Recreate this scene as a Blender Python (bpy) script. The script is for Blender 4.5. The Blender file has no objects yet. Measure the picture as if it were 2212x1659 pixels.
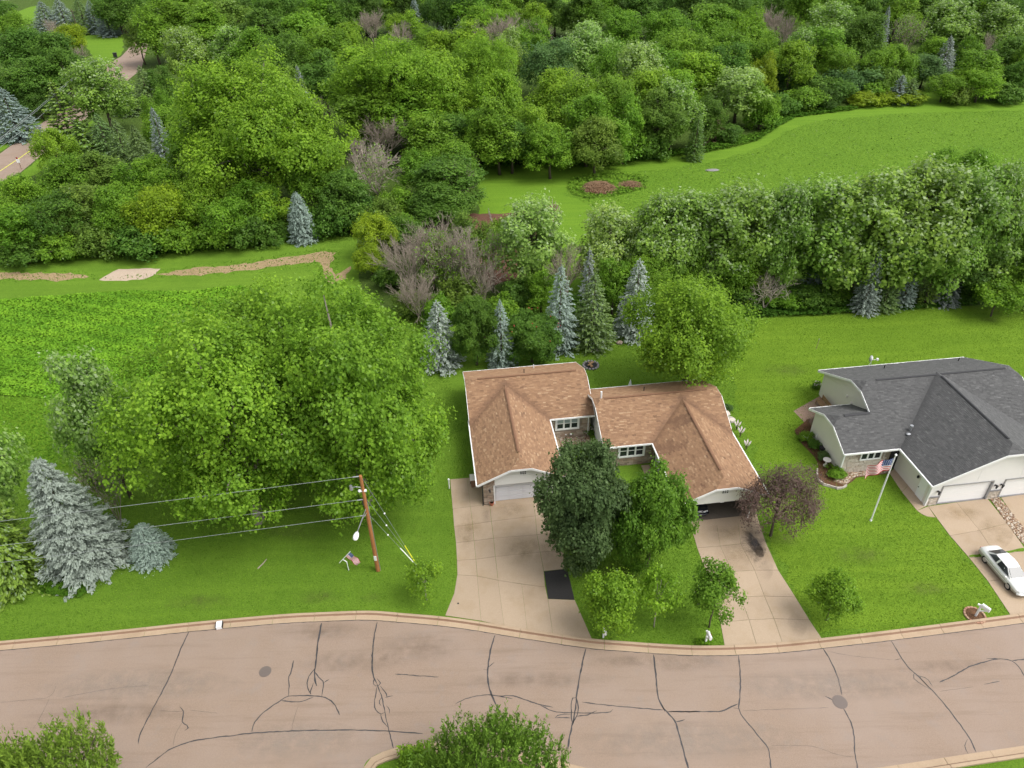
import bpy, math, random
import numpy as np
from mathutils import Vector, Matrix

R = math.radians
rng = np.random.default_rng(7)
random.seed(7)
C = bpy.context.scene.collection
sc = bpy.context.scene

# ------------------------------------------------------------------ camera, sky, sun, exposure
CAM_H, PITCH, ROLL, FPX = 45.0, R(35.5), R(-1.25), 1562.0 / 2212.0
cam = bpy.data.cameras.new("camera"); cam_o = bpy.data.objects.new("camera", cam); C.objects.link(cam_o)
fw = Vector((0, math.cos(PITCH), -math.sin(PITCH)))
up0, rt0 = Vector((0, math.sin(PITCH), math.cos(PITCH))), Vector((1, 0, 0))
rt = rt0 * math.cos(ROLL) + up0 * math.sin(ROLL)
up = -rt0 * math.sin(ROLL) + up0 * math.cos(ROLL)
m = Matrix((rt, up, -fw)).transposed().to_4x4(); m.translation = (0, 0, CAM_H)
cam_o.matrix_world = m
cam.sensor_width = 36; cam.lens = 36 * FPX; cam.clip_end = 4000; cam.clip_start = 0.5
sc.camera = cam_o

SUN_EL, SUN_AZ = R(57), R(112)          # veiled sun to the right of the drone
w = bpy.data.worlds.new("World"); sc.world = w; w.use_nodes = True
wn = w.node_tree.nodes; wl = w.node_tree.links
sky = wn.new("ShaderNodeTexSky"); sky.sky_type = 'NISHITA'; sky.sun_disc = False
sky.sun_elevation = SUN_EL; sky.sun_rotation = SUN_AZ; sky.air_density = 1.0; sky.dust_density = 4.0
hs = wn.new("ShaderNodeHueSaturation"); hs.inputs['Saturation'].default_value = 0.18   # thin overcast
wl.new(sky.outputs[0], hs.inputs['Color']); wl.new(hs.outputs[0], wn['Background'].inputs[0])
wn['Background'].inputs[1].default_value = 0.15
sun = bpy.data.lights.new("sun", 'SUN'); sun.energy = 0.95; sun.angle = R(32); sun.color = (1, 0.96, 0.9)
sun_o = bpy.data.objects.new("sun", sun); C.objects.link(sun_o)
sd = Vector((math.sin(SUN_AZ) * math.cos(SUN_EL), math.cos(SUN_AZ) * math.cos(SUN_EL), math.sin(SUN_EL)))
sun_o.rotation_euler = sd.to_track_quat('Z', 'Y').to_euler(); sun_o.location = (0, 0, 80)
vs = sc.view_settings; vs.view_transform = 'Standard'; vs.look = 'None'; vs.gamma = 1; vs.use_curve_mapping = False
vs.exposure = 0.84
sc.cycles.max_bounces = 5; sc.cycles.diffuse_bounces = 3; sc.cycles.transmission_bounces = 3; sc.cycles.glossy_bounces = 2
sc.cycles.transparent_max_bounces = 4; sc.cycles.caustics_reflective = False; sc.cycles.caustics_refractive = False

# ------------------------------------------------------------------ survey: where a sight line meets height z
def at(x, y, z=0.0):
    d = fw + rt * ((x - 1106) / 1562) + up * ((829.5 - y) / 1562)
    t = (z - CAM_H) / d.z
    return Vector((d.x * t, d.y * t, z))
def seen(p):
    q = Vector(p) - Vector((0, 0, CAM_H)); k = q.dot(fw)
    return 1106 + 1562 * q.dot(rt) / k, 829.5 - 1562 * q.dot(up) / k, k
def A7(x, y): return at(.35806 * x, 1260.1 + .35806 * y)
def A1(x, y): return at(720.05 + .35806 * x, 1260.1 + .35806 * y)
def A2(x, y): return at(1440.1 + .34895 * x, 1260.1 + .34895 * y)

# ------------------------------------------------------------------ materials
MATS = {}
def nodes(name):
    mt = bpy.data.materials.new(name); mt.use_nodes = True
    n, l = mt.node_tree.nodes, mt.node_tree.links
    return mt, n, l, n['Principled BSDF']
def mixc(n, l, a, b, fac, mode='MIX'):
    x = n.new('ShaderNodeMix'); x.data_type = 'RGBA'; x.blend_type = mode
    for i, v in ((6, a), (7, b), (0, fac)):
        if hasattr(v, 'is_output'): l.new(v, x.inputs[i])
        else: x.inputs[i].default_value = (*v, 1) if isinstance(v, tuple) else v
    return x.outputs[2]
def noise(n, l, scale, detail=3, rough=.55, vec=None, stretch=None):
    t = n.new('ShaderNodeTexNoise'); t.inputs['Scale'].default_value = scale
    t.inputs['Detail'].default_value = detail; t.inputs['Roughness'].default_value = rough
    if vec is None:
        g = n.new('ShaderNodeNewGeometry'); vec = g.outputs['Position']
    if stretch:
        mp = n.new('ShaderNodeMapping'); mp.inputs['Scale'].default_value = stretch
        mp.inputs['Rotation'].default_value = (0, 0, R(-8))
        l.new(vec, mp.inputs[0]); vec = mp.outputs[0]
    l.new(vec, t.inputs['Vector'])
    return t.outputs['Fac']
def ramp(n, l, fac, lo, hi, a=0., b=1.):
    r = n.new('ShaderNodeMapRange'); r.inputs[1].default_value = lo; r.inputs[2].default_value = hi
    r.inputs[3].default_value = a; r.inputs[4].default_value = b
    l.new(fac, r.inputs[0]); return r.outputs[0]
def bump(n, l, bs, h, dist, strength=1.):
    b = n.new('ShaderNodeBump'); b.inputs['Distance'].default_value = dist; b.inputs['Strength'].default_value = strength
    l.new(h, b.inputs['Height']); l.new(b.outputs[0], bs.inputs['Normal'])

def plain(name, col, rough=.6, metal=0., var=.12, scale=6., spec=.4):
    mt, n, l, b = nodes(name)
    f = noise(n, l, scale, 4)
    c = mixc(n, l, tuple(v * (1 - var) for v in col), tuple(min(1, v * (1 + var)) for v in col), f)
    l.new(c, b.inputs['Base Color']); b.inputs['Roughness'].default_value = rough
    b.inputs['Metallic'].default_value = metal; b.inputs['Specular IOR Level'].default_value = spec
    MATS[name] = mt; return mt

def ground_mat(name, dark, mid, light, fine=9., big=.12, bumpd=.05, patch=None, pf=(.55, .75), stripe=0.):
    mt, n, l, b = nodes(name)
    f1 = noise(n, l, fine, 5, .75); f2 = noise(n, l, big, 4, .6); f3 = noise(n, l, 1.3, 4, .65)
    c = mixc(n, l, dark, light, ramp(n, l, f1, .36, .64))
    c = mixc(n, l, c, mid, .25)
    c = mixc(n, l, c, mixc(n, l, dark, mid, .4), ramp(n, l, f2, .45, .75, 0, .55))
    c = mixc(n, l, c, light, ramp(n, l, f3, .5, .8, 0, .4))
    if stripe:
        s = noise(n, l, 1., 2, .5, stretch=(.06, .9, 1))
        c = mixc(n, l, c, light, ramp(n, l, s, .45, .65, 0, stripe))
    if patch:
        f4 = noise(n, l, .9, 5, .7)
        c = mixc(n, l, c, patch, ramp(n, l, f4, *pf, 0, .8))
    l.new(c, b.inputs['Base Color']); b.inputs['Roughness'].default_value = .95; b.inputs['Specular IOR Level'].default_value = .1
    bump(n, l, b, f1, bumpd)
    MATS[name] = mt; return mt

ground_mat('lawn', (.05, .114, .011), (.105, .205, .016), (.168, .285, .028), fine=11., stripe=.2, bumpd=.09, patch=(.13, .16, .03), pf=(.62, .85))
ground_mat('bright_lawn', (.06, .125, .01), (.118, .215, .015), (.18, .29, .024), fine=9., stripe=.3, bumpd=.09, patch=(.17, .2, .03), pf=(.64, .88))
ground_mat('meadow', (.06, .14, .012), (.105, .208, .016), (.155, .265, .024), fine=2.2, big=.07, bumpd=.25)
ground_mat('mown', (.066, .145, .012), (.108, .21, .016), (.15, .26, .022), fine=5., big=.1, stripe=.35)
ground_mat('crop_soil', (.05, .12, .008), (.09, .19, .01), (.13, .25, .014), fine=3., bumpd=.2)
ground_mat('rough_grass', (.06, .135, .01), (.105, .205, .013), (.155, .27, .02), fine=3., bumpd=.15)
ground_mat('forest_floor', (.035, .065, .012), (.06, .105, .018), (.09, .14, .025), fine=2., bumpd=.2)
ground_mat('dirt', (.2, .14, .07), (.3, .22, .12), (.38, .29, .17), fine=4., patch=(.1, .17, .02), pf=(.62, .8))
ground_mat('sand', (.34, .26, .19), (.44, .35, .27), (.5, .41, .32), fine=5., bumpd=.03)
ground_mat('mulch', (.05, .025, .015), (.1, .05, .03), (.2, .11, .06), fine=12., bumpd=.05)
ground_mat('soil', (.07, .035, .025), (.13, .065, .045), (.19, .1, .07), fine=4., patch=(.08, .15, .02), pf=(.6, .75))
ground_mat('bed_gravel', (.12, .08, .05), (.25, .18, .12), (.42, .33, .25), fine=14., bumpd=.05)

def asphalt():
    mt, n, l, b = nodes('asphalt')
    f1 = noise(n, l, 26., 3, .8); f2 = noise(n, l, .16, 4, .6); f3 = noise(n, l, 1., 4, .65, stretch=(.12, 1.6, 1)); f4 = noise(n, l, .7, 5, .7)
    c = mixc(n, l, (.2, .146, .11), (.33, .246, .187), ramp(n, l, f1, .25, .75))
    c = mixc(n, l, c, (.305, .24, .2), ramp(n, l, f2, .4, .7, 0, .6))
    c = mixc(n, l, c, (.17, .12, .085), ramp(n, l, f3, .52, .8, 0, .5))
    c = mixc(n, l, c, (.24, .21, .19), ramp(n, l, f4, .55, .8, 0, .5))
    l.new(c, b.inputs['Base Color']); b.inputs['Roughness'].default_value = .88; b.inputs['Specular IOR Level'].default_value = .25
    bump(n, l, b, f1, .012)
    MATS['asphalt'] = mt
asphalt()
def concrete(name, a, c2, stain):
    mt, n, l, b = nodes(name)
    oi = n.new('ShaderNodeObjectInfo')
    f1 = noise(n, l, 18., 4, .75); f2 = noise(n, l, .5, 5, .65); f3 = noise(n, l, .22, 4, .6)
    c = mixc(n, l, a, c2, ramp(n, l, f1, .3, .7))
    c = mixc(n, l, c, stain, ramp(n, l, f2, .5, .78, 0, .55))
    c = mixc(n, l, c, tuple(v * .72 for v in stain), ramp(n, l, f3, .58, .75, 0, .45))
    k = n.new('ShaderNodeMapRange'); k.inputs[3].default_value = .94; k.inputs[4].default_value = 1.03; l.new(oi.outputs['Random'], k.inputs[0])
    hsv = n.new('ShaderNodeHueSaturation'); l.new(c, hsv.inputs['Color']); l.new(k.outputs[0], hsv.inputs['Value'])
    l.new(hsv.outputs[0], b.inputs['Base Color']); b.inputs['Roughness'].default_value = .85; b.inputs['Specular IOR Level'].default_value = .25
    bump(n, l, b, f1, .006)
    MATS[name] = mt
concrete('concrete', (.34, .258, .18), (.415, .322, .232), (.29, .205, .11))
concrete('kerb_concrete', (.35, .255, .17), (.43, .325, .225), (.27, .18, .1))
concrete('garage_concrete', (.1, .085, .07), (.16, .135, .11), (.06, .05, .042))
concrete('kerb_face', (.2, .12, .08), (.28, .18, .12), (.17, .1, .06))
concrete('patio_concrete', (.27, .18, .14), (.34, .24, .19), (.22, .14, .1))

def shingle_mat(name, cols):
    mt, n, l, b = nodes(name)
    a = n.new('ShaderNodeAttribute'); a.attribute_name = 'tone'
    cr = n.new('ShaderNodeValToRGB'); els = cr.color_ramp.elements
    els[0].color = (*cols[0], 1); els[1].color = (*cols[-1], 1)
    for i, c in enumerate(cols[1:-1]):
        e = els.new((i + 1) / (len(cols) - 1)); e.color = (*c, 1)
    l.new(a.outputs['Fac'], cr.inputs[0])
    f = noise(n, l, .35, 4, .6); g = noise(n, l, 30., 2, .7)
    c = mixc(n, l, cr.outputs[0], tuple(v * .75 for v in cols[0]), ramp(n, l, f, .6, .85, 0, .3))
    c = mixc(n, l, c, cols[-1], ramp(n, l, g, .55, .8, 0, .4))
    l.new(c, b.inputs['Base Color']); b.inputs['Roughness'].default_value = .75; b.inputs['Specular IOR Level'].default_value = .35; b.inputs['Sheen Weight'].default_value = .3; b.inputs['Sheen Tint'].default_value = (cols[-1][0] * 2, cols[-1][1] * 2, cols[-1][2] * 2, 1); b.inputs['Sheen Roughness'].default_value = .45
    MATS[name] = mt
shingle_mat('brown_shingle', [(.142, .077, .045), (.22, .123, .069), (.28, .163, .09), (.38, .257, .155)])
shingle_mat('grey_shingle', [(.05, .05, .05), (.066, .066, .066), (.084, .084, .083), (.12, .12, .118)])
def stone_mat(name, cols):
    mt, n, l, b = nodes(name)
    oi = n.new('ShaderNodeObjectInfo'); cr = n.new('ShaderNodeValToRGB'); els = cr.color_ramp.elements
    els[0].color = (*cols[0], 1); els[1].color = (*cols[-1], 1)
    for i, c in enumerate(cols[1:-1]):
        e = els.new((i + 1) / (len(cols) - 1)); e.color = (*c, 1)
    l.new(oi.outputs['Random'], cr.inputs[0])
    f = noise(n, l, 9., 5, .7)
    c = mixc(n, l, cr.outputs[0], tuple(v * .7 for v in cols[1]), ramp(n, l, f, .45, .75, 0, .6))
    l.new(c, b.inputs['Base Color']); b.inputs['Roughness'].default_value = .85
    bump(n, l, b, f, .02)
    MATS[name] = mt
stone_mat('stone', [(.2, .15, .11), (.33, .26, .2), (.42, .34, .27), (.28, .19, .13), (.46, .4, .33)])
stone_mat('pale_stone', [(.42, .36, .29), (.52, .46, .39), (.58, .52, .45), (.45, .37, .29)])
stone_mat('brick_red', [(.3, .14, .09), (.4, .24, .16), (.45, .3, .2)])
plain('mortar', (.26, .21, .17)); plain('trim_white', (.8, .8, .79), .5, var=.03); plain('siding_white', (.76, .75, .73), .55, var=.04, scale=1.5)
plain('siding_cream', (.7, .66, .61), .6, var=.04, scale=1.2); plain('door_white', (.66, .66, .69), .5, var=.04, scale=2.)
plain('ridge_brown', (.19, .1, .058), .9); plain('ridge_grey', (.045, .045, .048), .9); plain('dark_gap', (.02, .02, .022), .8)
plain('glass_dark', (.025, .03, .033), .08, spec=.6); plain('blind', (.3, .36, .36), .4); plain('black_metal', (.02, .02, .022), .5)
plain('grey_metal', (.38, .39, .41), .4, .6); plain('white_plastic', (.8, .8, .8), .35, var=.02); plain('pole_wood', (.34, .14, .05), .8, var=.35, scale=3.)
plain('wood', (.3, .19, .1), .8, var=.3, scale=8.); plain('bark', (.09, .07, .05), .9, var=.35, scale=5.); plain('pale_bark', (.3, .26, .22), .9, var=.3)
plain('twig', (.31, .26, .21), .9, var=.3, scale=1.); plain('twig_grey', (.42, .36, .3), .9, var=.3, scale=1.); plain('twig_pink', (.3, .25, .2), .9, var=.3, scale=1.)
plain('sealant', (.045, .043, .046), .6, var=.5, scale=1.2); plain('joint', (.13, .095, .065), .9); plain('tarmac_patch', (.024, .022, .021), .75, var=.5, scale=14.)
plain('iron', (.165, .135, .12), .7, .3, var=.3, scale=30.); plain('car_white', (.72, .72, .69), .15, var=.01, spec=.6); plain('car_silver', (.42, .42, .38), .3, .2, var=.03)
plain('car_navy', (.012, .014, .022), .15, var=.05, spec=.6)
plain('tyre', (.015, .015, .016), .8); plain('rim', (.55, .55, .55), .3, .7); plain('headlight', (.6, .63, .65), .1, spec=.7); plain('tail_red', (.35, .02, .02), .2)
plain('flag_red', (.5, .012, .03), .8, var=.08); plain('flag_white', (.75, .74, .74), .8, var=.05); plain('flag_blue', (.03, .06, .2), .8, var=.08)
plain('yellow_plastic', (.75, .75, .04), .5); plain('terracotta', (.42, .15, .09), .8); plain('brown_plastic', (.2, .11, .07), .6)
plain('wire', (.3, .33, .32), .5, .5); plain('brass', (.3, .25, .16), .6); plain('rock', (.5, .45, .4), .9, var=.25, scale=4.)
plain('brush', (.27, .17, .1), .9, var=.45, scale=3.); plain('berry', (.4, .02, .02), .4); plain('petal', (.7, .6, .62), .6); plain('umbrella_cloth', (.62, .63, .62), .8)
plain('far_roof', (.22, .21, .21), .9); plain('pink_flower', (.6, .12, .25), .6); plain('timber', (.42, .38, .33), .9, var=.25, scale=3.)

def stain_mat(name, col, amt, rough=.6):
    mt, n, l, bs = nodes(name)
    tc = n.new('ShaderNodeTexCoord'); mp = n.new('ShaderNodeMapping'); mp.inputs['Location'].default_value = (-.5, -.5, 0); l.new(tc.outputs['Generated'], mp.inputs[0])
    fl = n.new('ShaderNodeVectorMath'); fl.operation = 'MULTIPLY'; fl.inputs[1].default_value = (1, 1, 0); l.new(mp.outputs[0], fl.inputs[0])
    ln = n.new('ShaderNodeVectorMath'); ln.operation = 'LENGTH'; l.new(fl.outputs[0], ln.inputs[0])
    g = ramp(n, l, ln.outputs['Value'], .12, .5, 1, 0); f = noise(n, l, 1.1, 4, .6)
    mu = n.new('ShaderNodeMath'); mu.operation = 'MULTIPLY'; l.new(g, mu.inputs[0]); l.new(ramp(n, l, f, .3, .75), mu.inputs[1])
    m2 = n.new('ShaderNodeMath'); m2.operation = 'MULTIPLY'; l.new(mu.outputs[0], m2.inputs[0]); m2.inputs[1].default_value = amt
    bs.inputs['Base Color'].default_value = (*col, 1); bs.inputs['Roughness'].default_value = rough; l.new(m2.outputs[0], bs.inputs['Alpha']); MATS[name] = mt
stain_mat('oil', (.035, .03, .03), 1.); stain_mat('damp', (.13, .095, .07), .3); stain_mat('rust', (.27, .19, .09), .4); stain_mat('wear', (.12, .14, .03), .45, .95); stain_mat('pale_wear', (.33, .27, .22), .6, .9)
def leaf_mat(name, pale, transl=.3, spread=(.55, 1.45), rough=.6, spec=.25):
    mt, n, l, b = nodes(name)
    oi = n.new('ShaderNodeObjectInfo')
    a = n.new('ShaderNodeAttribute'); a.attribute_name = 'tone'
    p = n.new('ShaderNodeAttribute'); p.attribute_name = 'pale'
    k = ramp(n, l, a.outputs['Fac'], 0, 1, *spread)
    hsv = n.new('ShaderNodeHueSaturation'); l.new(oi.outputs['Color'], hsv.inputs['Color']); l.new(k, hsv.inputs['Value'])
    h = ramp(n, l, a.outputs['Fac'], 0, 1, .515, .488); l.new(h, hsv.inputs['Hue'])
    c = mixc(n, l, hsv.outputs[0], pale, p.outputs['Fac'])
    l.new(c, b.inputs['Base Color']); b.inputs['Roughness'].default_value = rough; b.inputs['Specular IOR Level'].default_value = spec
    if transl:
        t = n.new('ShaderNodeBsdfTranslucent'); l.new(c, t.inputs[0])
        mx = n.new('ShaderNodeMixShader'); mx.inputs[0].default_value = transl
        l.new(b.outputs[0], mx.inputs[1]); l.new(t.outputs[0], mx.inputs[2]); l.new(mx.outputs[0], n['Material Output'].inputs[0])
    MATS[name] = mt
leaf_mat('leaf', (.42, .52, .29), .5, (.55, 1.5)); leaf_mat('needle', (.36, .42, .37), .2, (.6, 1.4)); leaf_mat('blade', (.3, .32, .2), .25, (.6, 1.4), .8, .1)

# ------------------------------------------------------------------ object helpers
def link(o, parent=None):
    C.objects.link(o)
    if parent is not None: o.parent = parent
    return o
def tag(o, label=None, cat=None, group=None, kind=None):
    if label: o['label'] = label
    if cat: o['category'] = cat
    if group: o['group'] = group
    if kind: o['kind'] = kind
    return o
def empty(name, loc=(0, 0, 0), rz=0.):
    o = bpy.data.objects.new(name, None); o.empty_display_size = .3; o.location = loc; o.rotation_euler = (0, 0, rz); return link(o)
def mesh_np(name, V, F, mat, parent=None, attrs=None):
    V = np.asarray(V, np.float32); F = np.asarray(F, np.int32); k = F.shape[1]
    me = bpy.data.meshes.new(name)
    me.vertices.add(len(V)); me.vertices.foreach_set('co', V.ravel())
    me.loops.add(F.size); me.loops.foreach_set('vertex_index', F.ravel())
    me.polygons.add(len(F)); me.polygons.foreach_set('loop_start', np.arange(0, F.size, k, dtype=np.int32))
    me.update(calc_edges=True)
    for an, av in (attrs or {}).items():
        at_ = me.attributes.new(an, 'FLOAT', 'FACE'); at_.data.foreach_set('value', np.asarray(av, np.float32))
    me.materials.append(MATS[mat])
    return link(bpy.data.objects.new(name, me), parent)

class MB:
    """collects shapes for ONE mesh object"""
    def __init__(s): s.v = []; s.f = []; s.m = []; s.mi = 0
    def add(s, vs, fs):
        b = len(s.v); s.v += [tuple(p) for p in vs]; s.f += [tuple(i + b for i in f) for f in fs]; s.m += [s.mi] * len(fs); return s
    def box(s, x0, x1, y0, y1, z0, z1):
        return s.add([(x0, y0, z0), (x1, y0, z0), (x1, y1, z0), (x0, y1, z0), (x0, y0, z1), (x1, y0, z1), (x1, y1, z1), (x0, y1, z1)],
                     [(3, 2, 1, 0), (4, 5, 6, 7), (0, 1, 5, 4), (1, 2, 6, 5), (2, 3, 7, 6), (3, 0, 4, 7)])
    def prism(s, poly, z0, z1):
        n = len(poly)
        return s.add([(p[0], p[1], z0) for p in poly] + [(p[0], p[1], z1) for p in poly],
                     [tuple(range(n))[::-1], tuple(range(n, 2 * n))] + [(i, (i + 1) % n, n + (i + 1) % n, n + i) for i in range(n)])
    def slab(s, pts, off):
        """polygon in space given thickness by vector off"""
        n = len(pts); off = Vector(off)
        return s.add([Vector(p) for p in pts] + [Vector(p) + off for p in pts],
                     [tuple(range(n)), tuple(range(n, 2 * n))[::-1]] + [((i + 1) % n, i, n + i, n + (i + 1) % n) for i in range(n)])
    def tube(s, pts, rad, n=6, cap=True):
        pts = [Vector(p) for p in pts]
        if not hasattr(rad, '__len__'): rad = [rad] * len(pts)
        b = len(s.v); ref = None
        for i, p in enumerate(pts):
            t = (pts[min(i + 1, len(pts) - 1)] - pts[max(i - 1, 0)]).normalized()
            if ref is None: ref = t.orthogonal().normalized()
            a = (ref - t * ref.dot(t)).normalized(); c = t.cross(a); ref = a
            for k in range(n):
                q = p + (a * math.cos(2 * math.pi * k / n) + c * math.sin(2 * math.pi * k / n)) * rad[i]; s.v.append(tuple(q))
        for i in range(len(pts) - 1):
            for k in range(n):
                s.f.append((b + i * n + k, b + i * n + (k + 1) % n, b + (i + 1) * n + (k + 1) % n, b + (i + 1) * n + k)); s.m.append(s.mi)
        if cap:
            s.f.append(tuple(b + k for k in range(n))[::-1]); s.f.append(tuple(b + (len(pts) - 1) * n + k for k in range(n))); s.m += [s.mi] * 2
        return s
    def beam(s, p, q, wd, h, upv=(0, 0, 1)):
        p, q = Vector(p), Vector(q); t = (q - p).normalized(); sd_ = t.cross(Vector(upv)).normalized() * wd / 2; u = sd_.cross(t).normalized() * h / 2
        return s.add([p - sd_ - u, p + sd_ - u, p + sd_ + u, p - sd_ + u, q - sd_ - u, q + sd_ - u, q + sd_ + u, q - sd_ + u],
                     [(0, 1, 2, 3), (7, 6, 5, 4), (0, 4, 5, 1), (1, 5, 6, 2), (2, 6, 7, 3), (3, 7, 4, 0)])
    def cyl(s, x, y, z0, z1, r0, r1=None, n=12):
        return s.tube([(x, y, z0), (x, y, z1)], [r0, r0 if r1 is None else r1], n)
    def ball(s, c, r, n=8, k=5, sq=(1, 1, 1)):
        c = Vector(c); b = len(s.v)
        for i in range(k + 1):
            a = math.pi * i / k
            for j in range(n):
                ph = 2 * math.pi * j / n
                s.v.append((c.x + r * sq[0] * math.sin(a) * math.cos(ph), c.y + r * sq[1] * math.sin(a) * math.sin(ph), c.z + r * sq[2] * math.cos(a)))
        for i in range(k):
            for j in range(n):
                s.f.append((b + i * n + j, b + (i + 1) * n + j, b + (i + 1) * n + (j + 1) % n, b + i * n + (j + 1) % n)); s.m.append(s.mi)
        return s
    def build(s, name, mat, parent=None, smooth=False):
        me = bpy.data.meshes.new(name); me.from_pydata(s.v, [], s.f)
        for mm in ([mat] if isinstance(mat, str) else mat): me.materials.append(MATS[mm])
        if s.mi or any(s.m): me.polygons.foreach_set('material_index', s.m)
        if smooth: me.polygons.foreach_set('use_smooth', [True] * len(me.polygons))
        me.update(); return link(bpy.data.objects.new(name, me), parent)

def smooth_line(pts, n=4):
    out = []
    P = [Vector(p) for p in pts]
    for i in range(len(P) - 1):
        a, b, c, d = P[max(i - 1, 0)], P[i], P[i + 1], P[min(i + 2, len(P) - 1)]
        for k in range(n):
            t = k / n
            out.append(.5 * ((2 * b) + (c - a) * t + (2 * a - 5 * b + 4 * c - d) * t * t + (3 * b - a - 3 * c + d) * t ** 3))
    out.append(P[-1]); return out
def ragged(poly, amp=.35, step=1.2):
    """world polygon with an uneven outline"""
    out = []
    n = len(poly)
    for i in range(n):
        a, b = Vector(poly[i]), Vector(poly[(i + 1) % n]); L = (b - a).length; k = max(1, int(L / step))
        for j in range(k):
            p = a.lerp(b, j / k); out.append((p.x + random.uniform(-amp, amp), p.y + random.uniform(-amp, amp), p.z))
    return out
def sheet(name, poly, z, mat, kind='structure', rag=0., step=1.2, label=None, parent=None):
    poly = [Vector((p[0], p[1], 0)) for p in poly]
    if rag: poly = ragged(poly, rag, step)
    from mathutils.geometry import tessellate_polygon
    tri = tessellate_polygon([[Vector((p[0], p[1], 0)) for p in poly]])
    vs_ = [(p[0], p[1], z) for p in poly]
    fs = []
    for t in tri:
        a, b, c = (Vector(vs_[i]) for i in t)
        fs.append(tuple(t) if (b - a).cross(c - a).z > 0 else tuple(t)[::-1])
    me = bpy.data.meshes.new(name); me.from_pydata(vs_, [], fs); me.materials.append(MATS[mat]); me.update()
    o = link(bpy.data.objects.new(name, me), parent)
    if kind: o['kind'] = kind
    if label: o['label'] = label
    return o
def D(*pts): return [at(*p) for p in pts]
def inside(poly, X, Y):
    res = np.zeros(len(X), bool); n = len(poly)
    for i in range(n):
        x1, y1 = poly[i][0], poly[i][1]; x2, y2 = poly[(i + 1) % n][0], poly[(i + 1) % n][1]
        c = ((y1 > Y) != (y2 > Y)) & (X < (x2 - x1) * (Y - y1) / ((y2 - y1) or 1e-9) + x1)
        res ^= c
    return res
def scatter(poly, n, skip=()):
    xs = [p[0] for p in poly]; ys = [p[1] for p in poly]; X = np.zeros(0); Y = np.zeros(0)
    while len(X) < n:
        x = rng.uniform(min(xs), max(xs), n); y = rng.uniform(min(ys), max(ys), n); k = inside(poly, x, y)
        for s_ in skip: k &= ~inside(s_, x, y)
        X = np.append(X, x[k]); Y = np.append(Y, y[k])
    return X[:n], Y[:n]

# ------------------------------------------------------------------ the ground and what lies on it
GZ = 0.0
sheet('ground', [(-1500, -150), (1500, -150), (1500, 2500), (-1500, 2500)], 0, 'lawn')

# road edges (asphalt side / lawn side) along the north kerb
N_ASPH = [(0, 1405), (229, 1383.6), (412, 1364), (601, 1347), (698, 1342), (792, 1339), (863, 1344), (949, 1351.4), (1028, 1362), (1114, 1376.5), (1264, 1399), (1343, 1406), (1440, 1413), (1512, 1416), (1594, 1414.7), (1680, 1410), (1775, 1400.4), (1925, 1383), (2060, 1366), (2212, 1345.6)]
N_BACK = [(0, 1386), (200, 1367.5), (405, 1346), (601, 1326.3), (698, 1321.7), (792, 1321.2), (863, 1324.6), (963, 1331), (1028, 1342.4), (1117, 1360), (1268, 1382.6), (1343, 1389), (1440, 1394), (1512, 1395.5), (1566, 1396.5), (1684, 1389), (1775, 1379.8), (1956, 1359.5), (2090, 1342), (2212, 1325.7)]
def edge(px, ext=45):
    p = smooth_line(D(*px), 5)
    a = p[0] + (p[0] - p[3]).normalized() * ext; b = p[-1] + (p[-1] - p[-4]).normalized() * ext
    return [a] + p + [b]
asph = edge(N_ASPH)
back = edge(N_BACK)
# south side: corner kerb of the block across the road, then its kerb to the east
S_ASPH = [(784, 1700), (786, 1656), (806, 1634), (849, 1617), (903, 1606.7), (942, 1604.6), (985, 1606.7), (1080, 1616), (1250, 1655), (1420, 1690), (1640, 1692), (1894, 1659), (2061, 1633.5), (2212, 1610.8)]
s_as = smooth_line([at(775, 1900)] + D(*S_ASPH), 5); s_as.append(s_as[-1] + (s_as[-1] - s_as[-4]).normalized() * 45)
W_ASPH = [at(-500, 1640), at(60, 1640), at(230, 1655), at(300, 1720), at(320, 1900)]
road_poly = asph + s_as[::-1] + [at(320, 1900)] + [at(290, 1740), at(200, 1680), at(40, 1672)] + [Vector((asph[0].x, asph[0].y - 9.5, 0))]
road = sheet('road', road_poly, .012, 'asphalt')

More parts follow.
